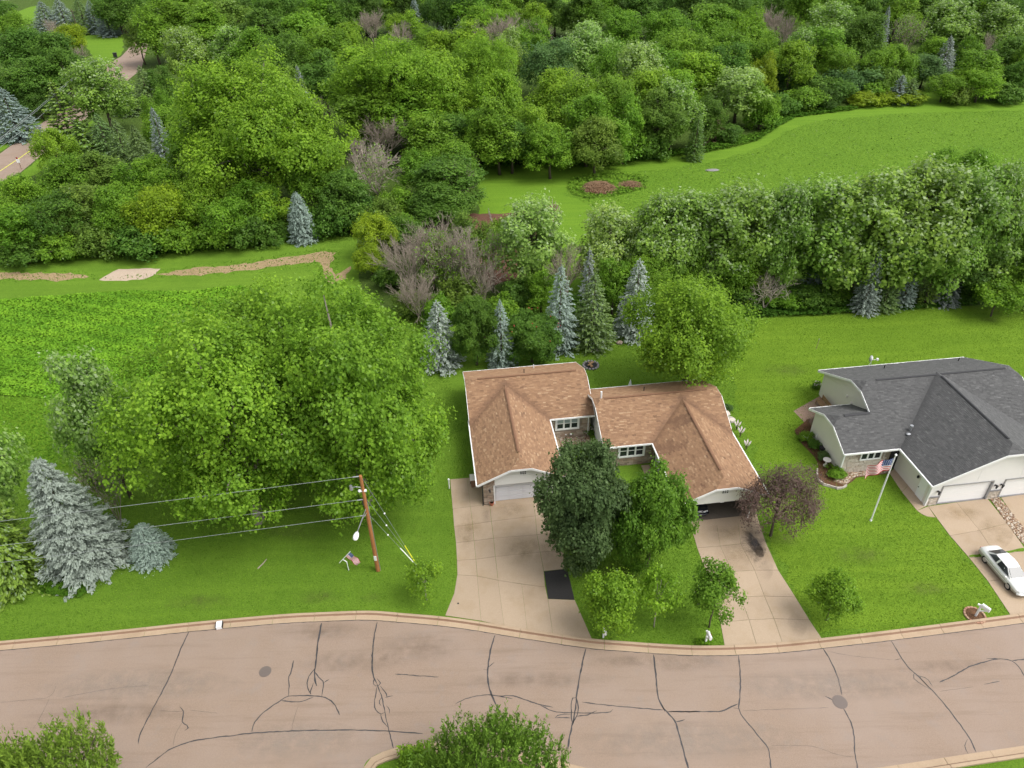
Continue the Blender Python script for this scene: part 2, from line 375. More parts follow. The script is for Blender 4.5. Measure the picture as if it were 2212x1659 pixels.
def offset_line(line, d):
    out = []
    for i, p in enumerate(line):
        t = (line[min(i + 1, len(line) - 1)] - line[max(i - 1, 0)]).normalized(); out.append(Vector((p.x - t.y * d, p.y + t.x * d, 0)))
    return out
def resample(line, step):
    L = [0.]
    for a, b in zip(line, line[1:]): L.append(L[-1] + (b - a).length)
    n = max(2, int(round(L[-1] / step)) + 1); out = []; j = 0
    for i in range(n):
        s = L[-1] * i / (n - 1)
        while j < len(L) - 2 and L[j + 1] < s: j += 1
        out.append(line[j].lerp(line[j + 1], (s - L[j]) / max(1e-9, L[j + 1] - L[j])))
    return out
def kerb(name, line, side, seg=3.05):
    """gutter pan and kerb in cast pieces; side=+1: lawn lies left of the line"""
    root = empty(name, (0, 0, 0)); tag(root, kind='structure')
    prof = [(0, .0), (0, .018), (.41, .03), (.43, .05), (.50, .155), (.53, .165), (.68, .165), (.70, .15), (.70, .0)]
    ln = resample(line, seg / 4)
    for i in range(0, len(ln) - 1, 4):
        piece = ln[i:i + 5]
        if len(piece) < 2: break
        x, y, k = seen(piece[0])
        if k < 1 or x < -500 or x > 2700: continue
        mb = MB(); rows = []
        dz = random.uniform(-.006, .006)
        for j, p in enumerate(piece):
            t = (ln[min(i + j + 1, len(ln) - 1)] - ln[max(i + j - 1, 0)]).normalized()
            nrm = Vector((-t.y, t.x, 0)) * side
            q = p + (t * .012 if j == 0 else (-t * .012 if j == len(piece) - 1 else Vector()))
            rows.append([q + nrm * o_ + Vector((0, 0, h_ + dz + (.004 if h_ > 0 else 0))) for o_, h_ in prof])
        n = len(prof); mb.mi = 0
        mb.add([v for r_ in rows for v in r_], [(a * n + b, a * n + b + 1, (a + 1) * n + b + 1, (a + 1) * n + b) if side > 0 else (a * n + b, (a + 1) * n + b, (a + 1) * n + b + 1, a * n + b + 1) for a in range(len(rows) - 1) for b in range(n - 1)]
               + [tuple(range(n)), tuple(range((len(rows) - 1) * n, len(rows) * n))])
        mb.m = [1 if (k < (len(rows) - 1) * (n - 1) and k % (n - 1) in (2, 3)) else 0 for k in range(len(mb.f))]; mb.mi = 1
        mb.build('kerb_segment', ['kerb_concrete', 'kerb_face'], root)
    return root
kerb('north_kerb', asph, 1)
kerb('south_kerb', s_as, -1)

def ribbon(name, pts, wd, z, mat, parent, jit=.02, wvar=.35):
    pts = resample(smooth_line(pts, 4), .25); V, F = [], []
    for i, p in enumerate(pts):
        t = (pts[min(i + 1, len(pts) - 1)] - pts[max(i - 1, 0)]).normalized(); nrm = Vector((-t.y, t.x, 0))
        hw = wd / 2 * (1 + random.uniform(-wvar, wvar)) * (.35 if i in (0, len(pts) - 1) else 1); c = p + nrm * random.uniform(-jit, jit)
        a, b = c - nrm * hw, c + nrm * hw
        V += [(a.x, a.y, z), (b.x, b.y, z)]
        if i: F.append((2 * i - 2, 2 * i, 2 * i + 1, 2 * i - 1))
    me = bpy.data.meshes.new(name); me.from_pydata(V, [], F); me.materials.append(MATS[mat]); me.update()
    return link(bpy.data.objects.new(name, me), parent)
CR = [(A7, .085, [[(1140, 290), (1085, 410), (1040, 530), (970, 670), (900, 800), (850, 900), (835, 970)], [(1085, 745), (1110, 775), (1100, 835), (1138, 868), (1115, 890)],
  [(880, 1113), (960, 1050), (1050, 990), (1200, 945), (1400, 920), (1520, 905), (1800, 890), (2100, 885), (2212, 887), (2350, 893), (2550, 908)],
  [(1518, 905), (1530, 850), (1590, 780), (1690, 710), (1740, 682), (1860, 678), (1945, 685), (2010, 720), (2050, 795)], [(1700, 707), (1760, 715), (1820, 712), (1890, 688)],
  [(1740, 682), (1745, 600), (1740, 570), (1755, 540), (1772, 465)], [(1905, 510), (1860, 570), (1855, 620), (1875, 670)], [(1900, 535), (1940, 585), (1955, 600), (1940, 690)], [(1955, 600), (1985, 580)], [(1890, 600), (1870, 670)]]),
 (A7, .13, [[(1940, 240), (1920, 350), (1905, 480), (1897, 560), (1910, 620)]]),
 (A1, .12, [[(265, 235), (245, 330), (235, 450), (240, 560), (262, 600)], [(975, 315), (945, 420), (932, 520), (938, 620), (965, 700), (1000, 770), (1030, 830)],
  [(1522, 395), (1495, 520), (1470, 660), (1460, 760), (1440, 860), (1420, 950), (1415, 1000)], [(1930, 430), (1945, 540), (1958, 680), (1985, 745), (2030, 795), (2065, 840), (2090, 930), (2120, 1040), (2150, 1140)]]),
 (A1, .075, [[(262, 600), (290, 680), (310, 770), (330, 870), (355, 960), (362, 1000)], [(250, 570), (240, 600), (262, 625), (285, 600), (262, 575)], [(265, 625), (250, 700), (250, 750), (280, 790), (310, 780)], [(290, 690), (275, 720), (290, 740)],
  [(285, 620), (315, 660), (325, 690)], [(310, 690), (360, 678)], [(285, 790), (295, 830), (330, 870)], [(320, 740), (340, 760), (338, 785)], [(372, 548), (635, 567)], [(932, 510), (970, 475)], [(905, 517), (930, 525)],
  [(735, 728), (820, 690), (935, 672), (1000, 682), (1075, 677), (1150, 700), (1240, 730), (1325, 748)], [(1000, 682), (1080, 698)], [(1240, 730), (1320, 770), (1430, 782), (1650, 780), (1685, 760)], [(1335, 812), (1360, 795), (1430, 790)],
  [(1340, 812), (1430, 812)], [(1470, 803), (1530, 795), (1590, 770)], [(1465, 690), (1440, 700), (1436, 780), (1440, 840)], [(1465, 690), (1478, 740), (1468, 800), (1440, 850)], [(1500, 718), (1700, 740), (1990, 765)], [(2065, 838), (2120, 822)], [(1985, 735), (2000, 775)], [(2010, 775), (2212, 776)]]),
 (A2, .085, [[(10, 795), (200, 795), (335, 793), (385, 772), (440, 747)], [(410, 770), (445, 775)], [(445, 445), (455, 560), (455, 680), (447, 780), (490, 850), (580, 960), (630, 1030), (648, 1170)], [(968, 402), (1020, 490), (1060, 590), (1085, 690)],
  [(1090, 770), (1140, 860), (1160, 950), (1165, 1050), (1186, 1170)], [(978, 700), (1035, 725)], [(1390, 355), (1440, 440), (1490, 515), (1560, 580), (1640, 660), (1720, 750), (1820, 880), (1880, 970), (1915, 1045)],
  [(1688, 612), (1780, 570), (1870, 518), (1960, 490), (2060, 468), (2135, 480), (2180, 520), (2230, 600)], [(1980, 465), (2060, 468)], [(2135, 480), (2260, 465)]]),
 (A2, .05, [[(1535, 555), (1530, 590), (1600, 640), (1650, 665)], [(1550, 570), (1610, 590), (1645, 640)], [(1565, 575), (1590, 610), (1630, 650)], [(1860, 965), (1845, 1010), (1868, 1060)], [(1410, 475), (1450, 468)], [(1962, 627), (2062, 606)], [(1040, 735), (1050, 705), (1090, 700), (1108, 735), (1090, 768), (1050, 765), (1040, 735)]]),
 (A7, .02, [[(0, 720), (200, 700), (300, 685), (340, 620)], [(300, 690), (260, 780), (200, 880)], [(1150, 768), (1230, 775), (1320, 785)], [(1100, 840), (1060, 910), (1045, 985)], [(960, 770), (1100, 775)], [(1800, 740), (1770, 830), (1760, 900)], [(380, 690), (650, 640), (900, 615)]]),
 (A2, .018, [[(640, 1005), (800, 1005), (930, 1015), (1050, 1060), (1160, 1075)], [(470, 790), (700, 780), (1000, 770)], [(1690, 670), (1900, 640)], [(1000, 420), (1150, 450), (1400, 475)]])]
for fn, wd, lines in CR:
    for ln in lines: ribbon('crack_seal' if wd > .03 else 'crack', [fn(*p) for p in ln], wd * .8, .017, 'sealant', road)
ribbon('gutter_seam', [p for p in offset_line(resample(asph, 1.), -.03)], .05, .0165, 'sealant', road)
for fn, c, r_, lab in ((A7, (1600, 533), .36, 'round dark manhole cover set in the road left of the branching cracks'), (A2, (1072, 735), .42, 'round grey manhole cover ringed by crack sealant')):
    p = fn(*c); o = empty('manhole_cover', p); tag(o, lab, 'manhole cover')
    MB().cyl(0, 0, .013, .026, r_ + .06, n=28).build('rim', 'iron', o)
    mb = MB().cyl(0, 0, .02, .034, r_, n=28)
    for k in range(-2, 3): mb.box(-r_ * .7, r_ * .7, k * r_ * .27 - .02, k * r_ * .27 + .02, .033, .039)
    mb.build('lid', 'iron', o)

# ---- driveways cast in slabs
def slabs(name, rows, mat='concrete', skip=(), z=.03):
    root = empty(name); tag(root, kind='structure'); V0 = .016
    for i in range(len(rows) - 1):
        a, b = rows[i], rows[i + 1]
        for j in range(min(len(a), len(b)) - 1):
            if (i, j) in skip: continue
            q = [at(*a[j]), at(*a[j + 1]), at(*b[j + 1]), at(*b[j])]
            c = sum(q, Vector()) / 4
            q = [p + (c - p).normalized() * V0 for p in q]
            zz = z + random.uniform(-.003, .003)
            MB().prism([(p.x, p.y) for p in q][::-1], .004, zz).build('concrete_slab', mat, root)
    allp = [at(*p) for p in [r_[0] for r_ in rows] + [r_[-1] for r_ in rows][::-1]]
    return root, allp
def lerp_row(a, n): return a
L_rows = [[(972.6, 1035.7), (1009, 1032.7), (1040, 1030)], [(977.9, 1100), (1016, 1094.5), (1058, 1090), (1150, 1078), (1186, 1073)], [(981, 1138), (1021, 1133), (1061.5, 1126.5), (1156.6, 1115), (1197, 1110)],
          [(985, 1173), (1024, 1168.5), (1066, 1163), (1160, 1155.5), (1208, 1150)], [(987, 1211), (1028, 1208.5), (1070, 1202.7), (1167, 1193), (1217, 1190)], [(988, 1242), (1031, 1244.7), (1076, 1254), (1174.7, 1234), (1224, 1229)]]
dl, dl_poly = slabs('left_driveway', L_rows)
def slab_poly(px, parent, mat='concrete', name='concrete_slab', z=.03):
    q = [at(*p) for p in px]; c = sum(q, Vector()) / len(q); q = [p + (c - p).normalized() * .016 for p in q]
    area = sum(q[i].x * q[(i + 1) % len(q)].y - q[(i + 1) % len(q)].x * q[i].y for i in range(len(q)))
    if area < 0: q = q[::-1]
    return MB().prism([(p.x, p.y) for p in q], .004, z).build(name, mat, parent)
slab_poly([(1074.5, 1250), (1174.7, 1234), (1178, 1268.5), (1127, 1262), (1076, 1254)], dl)
slab_poly([(988, 1242), (1031, 1244.7), (1039.4, 1341.8), (961.7, 1330), (981, 1282)], dl)
slab_poly([(1031, 1244.7), (1076, 1254), (1089, 1353.5), (1039.4, 1341.8)], dl)
slab_poly([(1076, 1254), (1127, 1262), (1139, 1362), (1089, 1353.5)], dl)
slab_poly([(1127, 1262), (1178, 1268.5), (1183.5, 1294), (1194, 1370), (1139, 1362)], dl)
slab_poly([(1183.5, 1294), (1241.5, 1296.4), (1279.6, 1383), (1194, 1370)], dl)
p4 = D((1175.5, 1235), (1224, 1229.5), (1232, 1257), (1241, 1296), (1184, 1293.5))
o = MB().prism([(p.x, p.y) for p in p4][::-1], .004, .034).build('asphalt_patch', 'tarmac_patch'); tag(o, 'black rectangular asphalt patch filling a missing slab of the left driveway', 'asphalt patch')
DL_OUT = D((972, 1035), (978, 1100), (986, 1185), (988, 1242), (981, 1282), (961, 1332), (1040, 1345), (1090, 1356), (1190, 1372), (1281, 1386), (1242, 1296), (1224, 1229), (1186, 1073), (1040, 1028))
R_rows = [[(1490, 1128), (1546, 1121), (1592, 1116), (1634, 1110)], [(1506, 1184), (1556, 1180), (1600, 1175), (1653, 1170)], [(1526, 1238), (1581, 1235), (1630, 1232), (1681, 1232)],
          [(1543, 1296), (1599, 1290), (1651, 1288), (1718, 1290)], [(1556, 1345), (1618, 1339), (1672, 1337), (1748, 1339)], [(1565.5, 1397.5), (1634, 1393), (1690, 1389), (1776, 1381)]]
dr, dr_poly = slabs('middle_driveway', R_rows)
DR_OUT = dr_poly
G_rows = [[(2004.7, 1094), (2066, 1085.5), (2133, 1077.5)], [(2052, 1157.7), (2116, 1146), (2176, 1131)], [(2094, 1206), (2150, 1198), (2217, 1190)], [(2134, 1256), (2194, 1249), (2270, 1240)], [(2183, 1329.5), (2257, 1317), (2340, 1304)]]
dg, dg_poly = slabs('right_driveway', G_rows)
slab_poly([(2162, 1075), (2260, 1062), (2330, 1140), (2225, 1165)], dg); slab_poly([(2225, 1165), (2330, 1140), (2420, 1300), (2345, 1304), (2272, 1240), (2222, 1190)], dg)
walk = empty('front_walk'); tag(walk, kind='structure')
slab_poly([(1921, 1022), (1936, 1008), (1965, 1046), (1948, 1063)], walk); slab_poly([(1948, 1063), (1965, 1046), (2002, 1093), (1981, 1103.5)], walk)
slab_poly([(1981, 1103.5), (2004.7, 1094), (2021, 1118.5), (2002, 1116), (1991, 1111)], walk)
G_OUT = D((1921, 1018), (1948, 1063), (1981, 1104), (2002, 1117), (2022, 1119), (2094, 1206), (2134, 1256), (2183, 1331), (2420, 1300), (2260, 1062), (1940, 1005))
# stain of oil on the middle driveway, grass growing in joints
o = sheet('oil_stain', D((1606, 1148), (1614, 1146), (1632, 1163), (1648, 1185), (1650, 1203), (1640, 1204), (1626, 1190), (1612, 1172)), .036, 'oil', kind=None, parent=dr)
for px, wx_, wy_, mt_, par in (((1108, 1100), 40, 18, 'rust', dl), ((1052, 1110), 14, 26, 'damp', dl), ((1130, 1190), 60, 40, 'rust', dl), ((1010, 1150), 30, 50, 'rust', dl), ((1190, 1170), 26, 60, 'rust', dl), ((1570, 1150), 50, 20, 'rust', dr), ((1650, 1215), 22, 50, 'damp', dr), ((1600, 1200), 60, 40, 'rust', dr), ((1722, 1350), 22, 30, 'damp', dr), ((1628, 1172), 30, 46, 'oil', dr), ((2080, 1110), 60, 18, 'rust', dg), ((2150, 1150), 40, 40, 'rust', dg),
    ((1480, 1432), 120, 20, 'damp', road), ((1350, 1428), 90, 16, 'damp', road), ((700, 1365), 120, 22, 'damp', road), ((900, 1400), 110, 40, 'damp', road), ((760, 1430), 140, 30, 'damp', road), ((1150, 1470), 200, 22, 'damp', road), ((640, 1600), 160, 50, 'pale_wear', road), ((1800, 1480), 260, 40, 'pale_wear', road), ((1500, 1600), 260, 50, 'pale_wear', road), ((300, 1480), 240, 40, 'pale_wear', road), ((250, 1540), 200, 30, 'damp', road), ((2050, 1440), 160, 16, 'damp', road)):
    q_ = D(*[(px[0] + wx_ * math.cos(k * .5236), px[1] + wy_ * math.sin(k * .5236)) for k in range(12)])
    sheet('stain', q_, .0375 if par is not road else .0155, mt_, kind=None, parent=par)

# ---- fields, tracks and bare patches
FIELD = D((1035, 352), (1200, 352), (1400, 342), (1530, 325), (1585, 318), (1640, 300), (1680, 265), (1720, 250), (1850, 236), (1990, 226), (1985, 196), (2060, 205), (2140, 225), (2400, 215), (2700, 500), (2500, 720), (1900, 640), (1400, 640), (1180, 700), (1035, 520))
sheet('meadow', FIELD, .004, 'mown', rag=.5, step=3)
MEAD = D((1290, 378), (1400, 368), (1530, 352), (1640, 322), (1700, 285), (1760, 262), (1900, 248), (2100, 240), (2400, 235), (2600, 480), (1900, 560), (1500, 560), (1400, 470), (1290, 450), (1225, 420), (1240, 395))
sheet('rough_meadow', MEAD, .008, 'meadow', rag=.8, step=2)
SIDE = D((1785, 1374), (1960, 1356), (2180, 1328), (2020, 1120), (1925, 1015), (1760, 930), (1800, 960), (2400, 960), (2400, 650), (1900, 672), (1600, 690), (1560, 730), (1590, 860), (1640, 1000), (1665, 1160), (1722, 1290))
sheet('side_lawn', SIDE, .006, 'bright_lawn', rag=.5, step=1.)
CROP = D((-200, 668), (40, 646), (130, 640), (290, 628), (400, 632), (520, 618), (600, 650), (640, 800), (400, 880), (240, 852), (190, 872), (60, 858), (-200, 850))
sheet('crop_field', CROP, .006, 'crop_soil', rag=.5, step=1.5)
ROUGH = D((-200, 852), (60, 860), (190, 874), (240, 854), (400, 882), (330, 1010), (90, 1010), (-200, 1040))
sheet('rough_field', ROUGH, .005, 'rough_grass', rag=.5, step=1.5)
TR = empty('field_track'); tag(TR, kind='structure')
sheet('track_surface', D((-120, 590), (60, 589), (190, 592), (196, 598), (120, 607), (40, 604), (-120, 600)), .01, 'dirt', kind=None, rag=.35, step=.8, parent=TR)
sheet('track_surface', D((340, 592), (420, 580), (540, 568), (620, 556), (700, 541), (722, 548), (712, 575), (728, 600), (715, 612), (700, 590), (690, 566), (620, 573), (520, 586), (420, 596)), .01, 'dirt', kind=None, rag=.35, step=.8, parent=TR)
sheet('track_surface', D((706, 600), (735, 588), (760, 575), (745, 600), (715, 615)), .011, 'dirt', kind=None, rag=.3, step=.8, parent=TR)
o = sheet('sand_patch', D((212, 606), (236, 592), (256, 581), (347, 580), (334, 594), (312, 603), (260, 607)), .012, 'sand', kind='structure', rag=.15, step=.7)
WOOD = D((-600, 556), (120, 560), (330, 545), (560, 527), (690, 500), (770, 510), (790, 640), (900, 690), (1040, 690), (1180, 660), (1040, 480), (1035, 350), (1200, 350), (1400, 340), (1530, 322), (1590, 312), (1640, 296), (1680, 262), (1720, 248), (1850, 233), (1990, 190), (2140, 218), (2700, 205))
WOOD = WOOD + [Vector((700, 900, 0)), Vector((-900, 900, 0))]
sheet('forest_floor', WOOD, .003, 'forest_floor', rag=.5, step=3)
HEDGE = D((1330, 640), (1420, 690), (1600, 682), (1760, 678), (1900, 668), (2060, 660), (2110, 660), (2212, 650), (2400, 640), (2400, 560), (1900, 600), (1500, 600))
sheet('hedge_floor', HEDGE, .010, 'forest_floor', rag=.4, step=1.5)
sheet('garden_bed', D((1005, 462), (1090, 462), (1200, 440), (1212, 455), (1190, 520), (1130, 600), (1050, 620)), .012, 'soil', rag=.3, step=1.)
FAR_ROAD = D((-260, 520), (45, 372), (110, 318), (150, 285), (190, 252), (235, 212), (262, 185), (305, 150), (320, 95), (290, 92), (262, 122), (225, 142), (232, 160), (215, 190), (170, 222), (95, 263), (0, 332), (-260, 480))
GWEAR = bpy.data.objects['ground']
for px, wx_, wy_, mt_ in (((560, 1085), 90, 26, 'wear'), ((735, 1115), 70, 22, 'wear'), ((640, 1150), 80, 20, 'wear'), ((300, 1150), 60, 30, 'wear'), ((800, 1290), 30, 12, 'wear'), ((430, 1300), 80, 20, 'wear'), ((690, 1290), 60, 18, 'wear'), ((1330, 1240), 90, 30, 'wear'), ((1700, 1165), 50, 16, 'wear'), ((2138, 690), 26, 8, 'wear'), ((1860, 1200), 70, 24, 'wear'), ((2000, 1270), 60, 20, 'wear'), ((1700, 800), 60, 16, 'wear')):
    sheet('bare_patch', D(*[(px[0] + wx_ * math.cos(k * .5236), px[1] + wy_ * math.sin(k * .5236)) for k in range(12)]), .0095, mt_, kind=None, parent=GWEAR)
sheet('far_road', FAR_ROAD, .014, 'asphalt')
ml = D((-20, 383), (40, 343), (85, 312))
ribbon('road_line', ml, .16, .02, 'yellow_plastic', bpy.data.objects['far_road'], 0, 0)
sheet('far_lawn', D((165, 70), (215, 28), (262, 28), (268, 112), (222, 143), (195, 118)), .012, 'mown', rag=.6, step=3)
sheet('far_lawn', D((-30, 40), (10, 36), (50, 20), (85, 10), (78, 45), (40, 60), (-30, 80)), .012, 'mown', rag=.6, step=3)
sheet('road_verge', D((-260, 470), (0, 329), (95, 260), (120, 240), (105, 236), (0, 312), (-260, 448)), .012, 'mown', rag=.3, step=2)
sheet('road_verge', D((45, 374), (100, 330), (200, 260), (215, 275), (110, 350), (60, 390)), .011, 'mown', rag=.3, step=2)
sheet('far_clearing', D((985, 50), (1300, 25), (1420, 8), (1420, -8), (1100, 0), (985, 30)), .012, 'rough_grass', rag=1, step=4)
# ------------------------------------------------------------------ trees: a few shapes built once, then copied
def unit(v): return v / np.maximum(np.linalg.norm(v, axis=-1, keepdims=True), 1e-9)
def leaf_quads(name, c, nrm, size, tone, pale, aspect=.7, mat='leaf', along=None, fold=.12):
    n = len(c); nrm = unit(nrm)
    t = rng.normal(size=(n, 3)) if along is None else along
    t = unit(t - nrm * (t * nrm).sum(1, keepdims=True)); b = np.cross(nrm, t)
    s = size[:, None]
    V = np.empty((n, 4, 3)); V[:, 0] = c - t * s * .5; V[:, 1] = c + b * s * .5 * aspect - nrm * s * fold; V[:, 2] = c + t * s * .5; V[:, 3] = c - b * s * .5 * aspect - nrm * s * fold
    return mesh_np(name, V.reshape(-1, 3), np.arange(4 * n).reshape(n, 4), mat, None, {'tone': np.clip(tone, 0, 1), 'pale': np.clip(pale, 0, 1)})

def broad(H=10., Rr=4., lobes=34, tufts=22, leaves=12, leaf=.3, lobe_r=.34, base=.22, pale=0., up=.5, tuft_r=.42, shape=1., skirt=0., stretch=0., trunk_r=.2, bark='bark', fork=.3, aspect=.75, open_=0.):
    """crown of lobes, each lobe carrying tufts of separate leaves, on a forked trunk"""
    zc = H * (base + 1) / 2; rz = H * (1 - base) / 2
    d = unit(rng.normal(size=(lobes * 3, 3))); d = d[d[:, 2] > -.75 - skirt][:lobes]
    f = rng.uniform(.35, .8, len(d))[:, None]; f[: len(d) // 5] *= .5
    taper = 1 - shape * .35 * np.clip(d[:, 2:3], 0, 1)
    lc = d * f * np.array([Rr, Rr, rz]) * np.concatenate([taper, taper, np.ones_like(taper)], 1)
    lr = lobe_r * Rr * rng.uniform(.7, 1.25, len(d))
    ltone = rng.uniform(-.16, .16, len(d))
    P, N, S, T, PL = [], [], [], [], []
    for i in range(len(d)):
        k = max(4, int(tufts * (lr[i] / (lobe_r * Rr)) ** 2))
        td = unit(rng.normal(size=(k, 3)) + np.array([0, 0, .35]) + d[i] * .6)
        tp = lc[i] + td * lr[i] * rng.uniform(.75, 1.12, (k, 1)) * np.array([1, 1, .8])
        keep = rng.random(k) > open_
        for j in np.nonzero(keep)[0]:
            tr = tuft_r * rng.uniform(.65, 1.3); q = max(4, int(leaves * rng.uniform(.7, 1.3)))
            off = rng.normal(size=(q, 3)) * tr * .55
            if stretch: off += (td[j] * .5 + np.array([0, 0, .6])) * rng.uniform(-.6, 1.4, (q, 1)) * tr * stretch
            P.append(tp[j] + off)
            N.append(td[j] * .7 + np.array([0, 0, up]) + rng.normal(size=(q, 3)) * .42)
            S.append(leaf * rng.uniform(.6, 1.35, q))
            tt = .5 + ltone[i] + rng.uniform(-.14, .14)
            T.append(tt + rng.normal(size=q) * .12 + np.clip(off[:, 2] / max(tr, .01), -1, 1) * .06)
            if pale:
                pp = pale * np.clip(.35 + .9 * td[j][2] + .5 * tp[j][2] / rz, .05, 1.3)
                PL.append((rng.random(q) < pp) * rng.uniform(.35, .95, q))
            else: PL.append((rng.random(q) < .03) * rng.uniform(.1, .35, q))
    c = np.concatenate(P); c[:, 2] += zc; c[:, 2] = np.maximum(c[:, 2], .15)
    cr = leaf_quads('crown', c, np.concatenate(N), np.concatenate(S), np.concatenate(T), np.concatenate(PL), aspect)
    mb = MB()
    zf = H * max(fork, base * .7)
    mb.tube([(0, 0, -.15), (.03 * Rr, 0, zf * .5), (0, .02 * Rr, zf), (0, 0, zc + rz * .4)], [trunk_r * 1.25, trunk_r, trunk_r * .85, trunk_r * .25], 7)
    for i in range(0, len(d), 2):
        e = lc[i] + np.array([0, 0, zc]); s_ = np.array([0, 0, zf + (e[2] - zf) * .25 if e[2] > zf else zf * .9]); mid = s_ * .45 + e * .55 + np.array([0, 0, .08 * H * (1 if e[2] > zf else .2)])
        mb.tube([s_, mid, e], [trunk_r * .42, trunk_r * .28, trunk_r * .08], 4, False)
    tk = mb.build('trunk', bark, None, True)
    n_ = len(c); return dict(H=float(np.percentile(c[:, 2], 99.7)), R=float(np.percentile(np.linalg.norm(c[:, :2], axis=1), 96.5)), parts=[tk, cr])

def spruce(H=9., Rr=2., whorl=.3, br=9, sprays=15, droop=.25, spray=.42, pow_=.68, base=.04, mat='needle', rag=.18, top_gap=0., width=.42):
    P, N, S, T, A, PL = [], [], [], [], [], []
    z = H * base
    while z < H * .985:
        t = (z / H - base) / (1 - base); L = Rr * (1 - t) ** pow_ * rng.uniform(.92, 1.08) + .06
        nb = max(4, int(br * (.45 + .55 * (1 - t)))); a0 = rng.uniform(0, 6.28)
        for k in range(nb):
            a = a0 + 6.283 * k / nb + rng.normal() * .16; Lb = L * rng.uniform(1 - rag, 1 + rag * .6)
            q = max(4, int(sprays * (.35 + .65 * Lb / Rr)))
            s = rng.uniform(.28, 1.04, q) ** .8; side = rng.uniform(-1, 1, q) * .34 * Lb * (1.15 - s)
            ox, oy = np.cos(a), np.sin(a)
            x = ox * s * Lb - oy * side; y = oy * s * Lb + ox * side
            zz = z - droop * Lb * s + .16 * Lb * np.clip(s - .6, 0, 1) ** 1 + rng.normal(size=q) * .045
            P.append(np.stack([x, y, zz], 1))
            al = np.stack([ox - oy * side / Lb * 1.6, oy + ox * side / Lb * 1.6, rng.normal(size=q) * .25 - .1], 1); A.append(al)
            N.append(np.stack([ox * .45 + rng.normal(size=q) * .3, oy * .45 + rng.normal(size=q) * .3, np.ones(q)], 1))
            S.append(spray * rng.uniform(.7, 1.25, q) * (.6 + .4 * (1 - t)))
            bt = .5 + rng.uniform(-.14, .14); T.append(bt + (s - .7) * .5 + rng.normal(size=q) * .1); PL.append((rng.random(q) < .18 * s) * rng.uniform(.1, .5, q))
        z += whorl * rng.uniform(.8, 1.2) * (.55 + .45 * (1 - t))
    q = 14; P.append(np.stack([rng.normal(size=q) * .04, rng.normal(size=q) * .04, H * rng.uniform(.94, 1.01, q)], 1)); A.append(np.tile([0, 0, 1.], (q, 1)) + rng.normal(size=(q, 3)) * .2); N.append(rng.normal(size=(q, 3)))
    S.append(np.full(q, spray * .8)); T.append(np.full(q, .6)); PL.append(np.zeros(q))
    cr = leaf_quads('crown', np.concatenate(P), np.concatenate(N), np.concatenate(S), np.concatenate(T), np.concatenate(PL), width, mat, np.concatenate(A), .2)
    mb = MB(); mb.tube([(0, 0, -.1), (0, 0, H * .5), (0, 0, H * .97)], [.035 * H * .5 + .04, .02 * H * .5 + .03, .012], 6)
    tk = mb.build('trunk', 'bark', None, True)
    return dict(H=H, R=Rr, parts=[tk, cr])

def pine(H=5., Rr=3., shoots=900, blades=7, ln=.42, wd=.07, dome=True, inner=500):
    """pine carrying upright bottle-brush shoots"""
    d = unit(rng.normal(size=(shoots * 2, 3)) + np.array([0, 0, .3])); d = d[d[:, 2] > -.25][:shoots]
    lob = unit(rng.normal(size=(26, 3))); bumpy = 1 + .34 * np.max(np.clip(d @ lob.T, 0, 1) ** 14, 1) - .25
    c0 = d * np.array([Rr, Rr, H * .62]) * bumpy[:, None] * rng.uniform(.74, 1.02, (len(d), 1)); c0[:, 2] += H * .38
    P, N, S, T, A = [], [], [], [], []
    for i in range(len(d)):
        ax = unit(d[i] * .55 + np.array([0, 0, .8]) + rng.normal(size=3) * .2); h = rng.uniform(.3, 1.1) * .55; q = blades + 5
        s = rng.uniform(0, 1, q); rad = unit(rng.normal(size=(q, 3)))
        P.append(c0[i] + ax * (s * h)[:, None] + rad * .05); A.append(ax * .75 + rad * .8); N.append(np.cross(ax, rad) + rng.normal(size=(q, 3)) * .3); S.append(ln * rng.uniform(.6, 1.1, q) * (1.1 - .4 * s)); T.append(.38 + .32 * s + rng.uniform(-.12, .12) + rng.normal(size=q) * .08)
    P.append(np.clip(rng.normal(size=(inner, 3)), -1.6, 1.6) * np.array([Rr, Rr, H * .5]) * .42 + np.array([0, 0, H * .42])); A.append(rng.normal(size=(inner, 3))); N.append(rng.normal(size=(inner, 3)) + np.array([0, 0, 1])); S.append(np.full(inner, ln * 1.6)); T.append(np.full(inner, .3))
    P = np.concatenate(P); P[:, 2] = np.maximum(P[:, 2], .05)
    cr = leaf_quads('crown', P, np.concatenate(N), np.concatenate(S), np.concatenate(T), np.zeros(len(P)), .3, 'needle', np.concatenate(A), .05)
    mb = MB(); mb.tube([(0, 0, -.1), (.05, .02, H * .4), (0, 0, H * .8)], [.16, .1, .03], 6)
    for i in range(0, len(d), max(1, len(d) // 40)): mb.tube([(0, 0, H * .25), tuple(c0[i] * .55 + np.array([0, 0, .15 * H])), tuple(c0[i])], [.06, .04, .015], 4, False)
    return dict(H=float(np.percentile(P[:, 2], 99.5)), R=float(np.percentile(np.linalg.norm(P[:, :2], axis=1), 98)), parts=[mb.build('trunk', 'bark', None, True), cr])

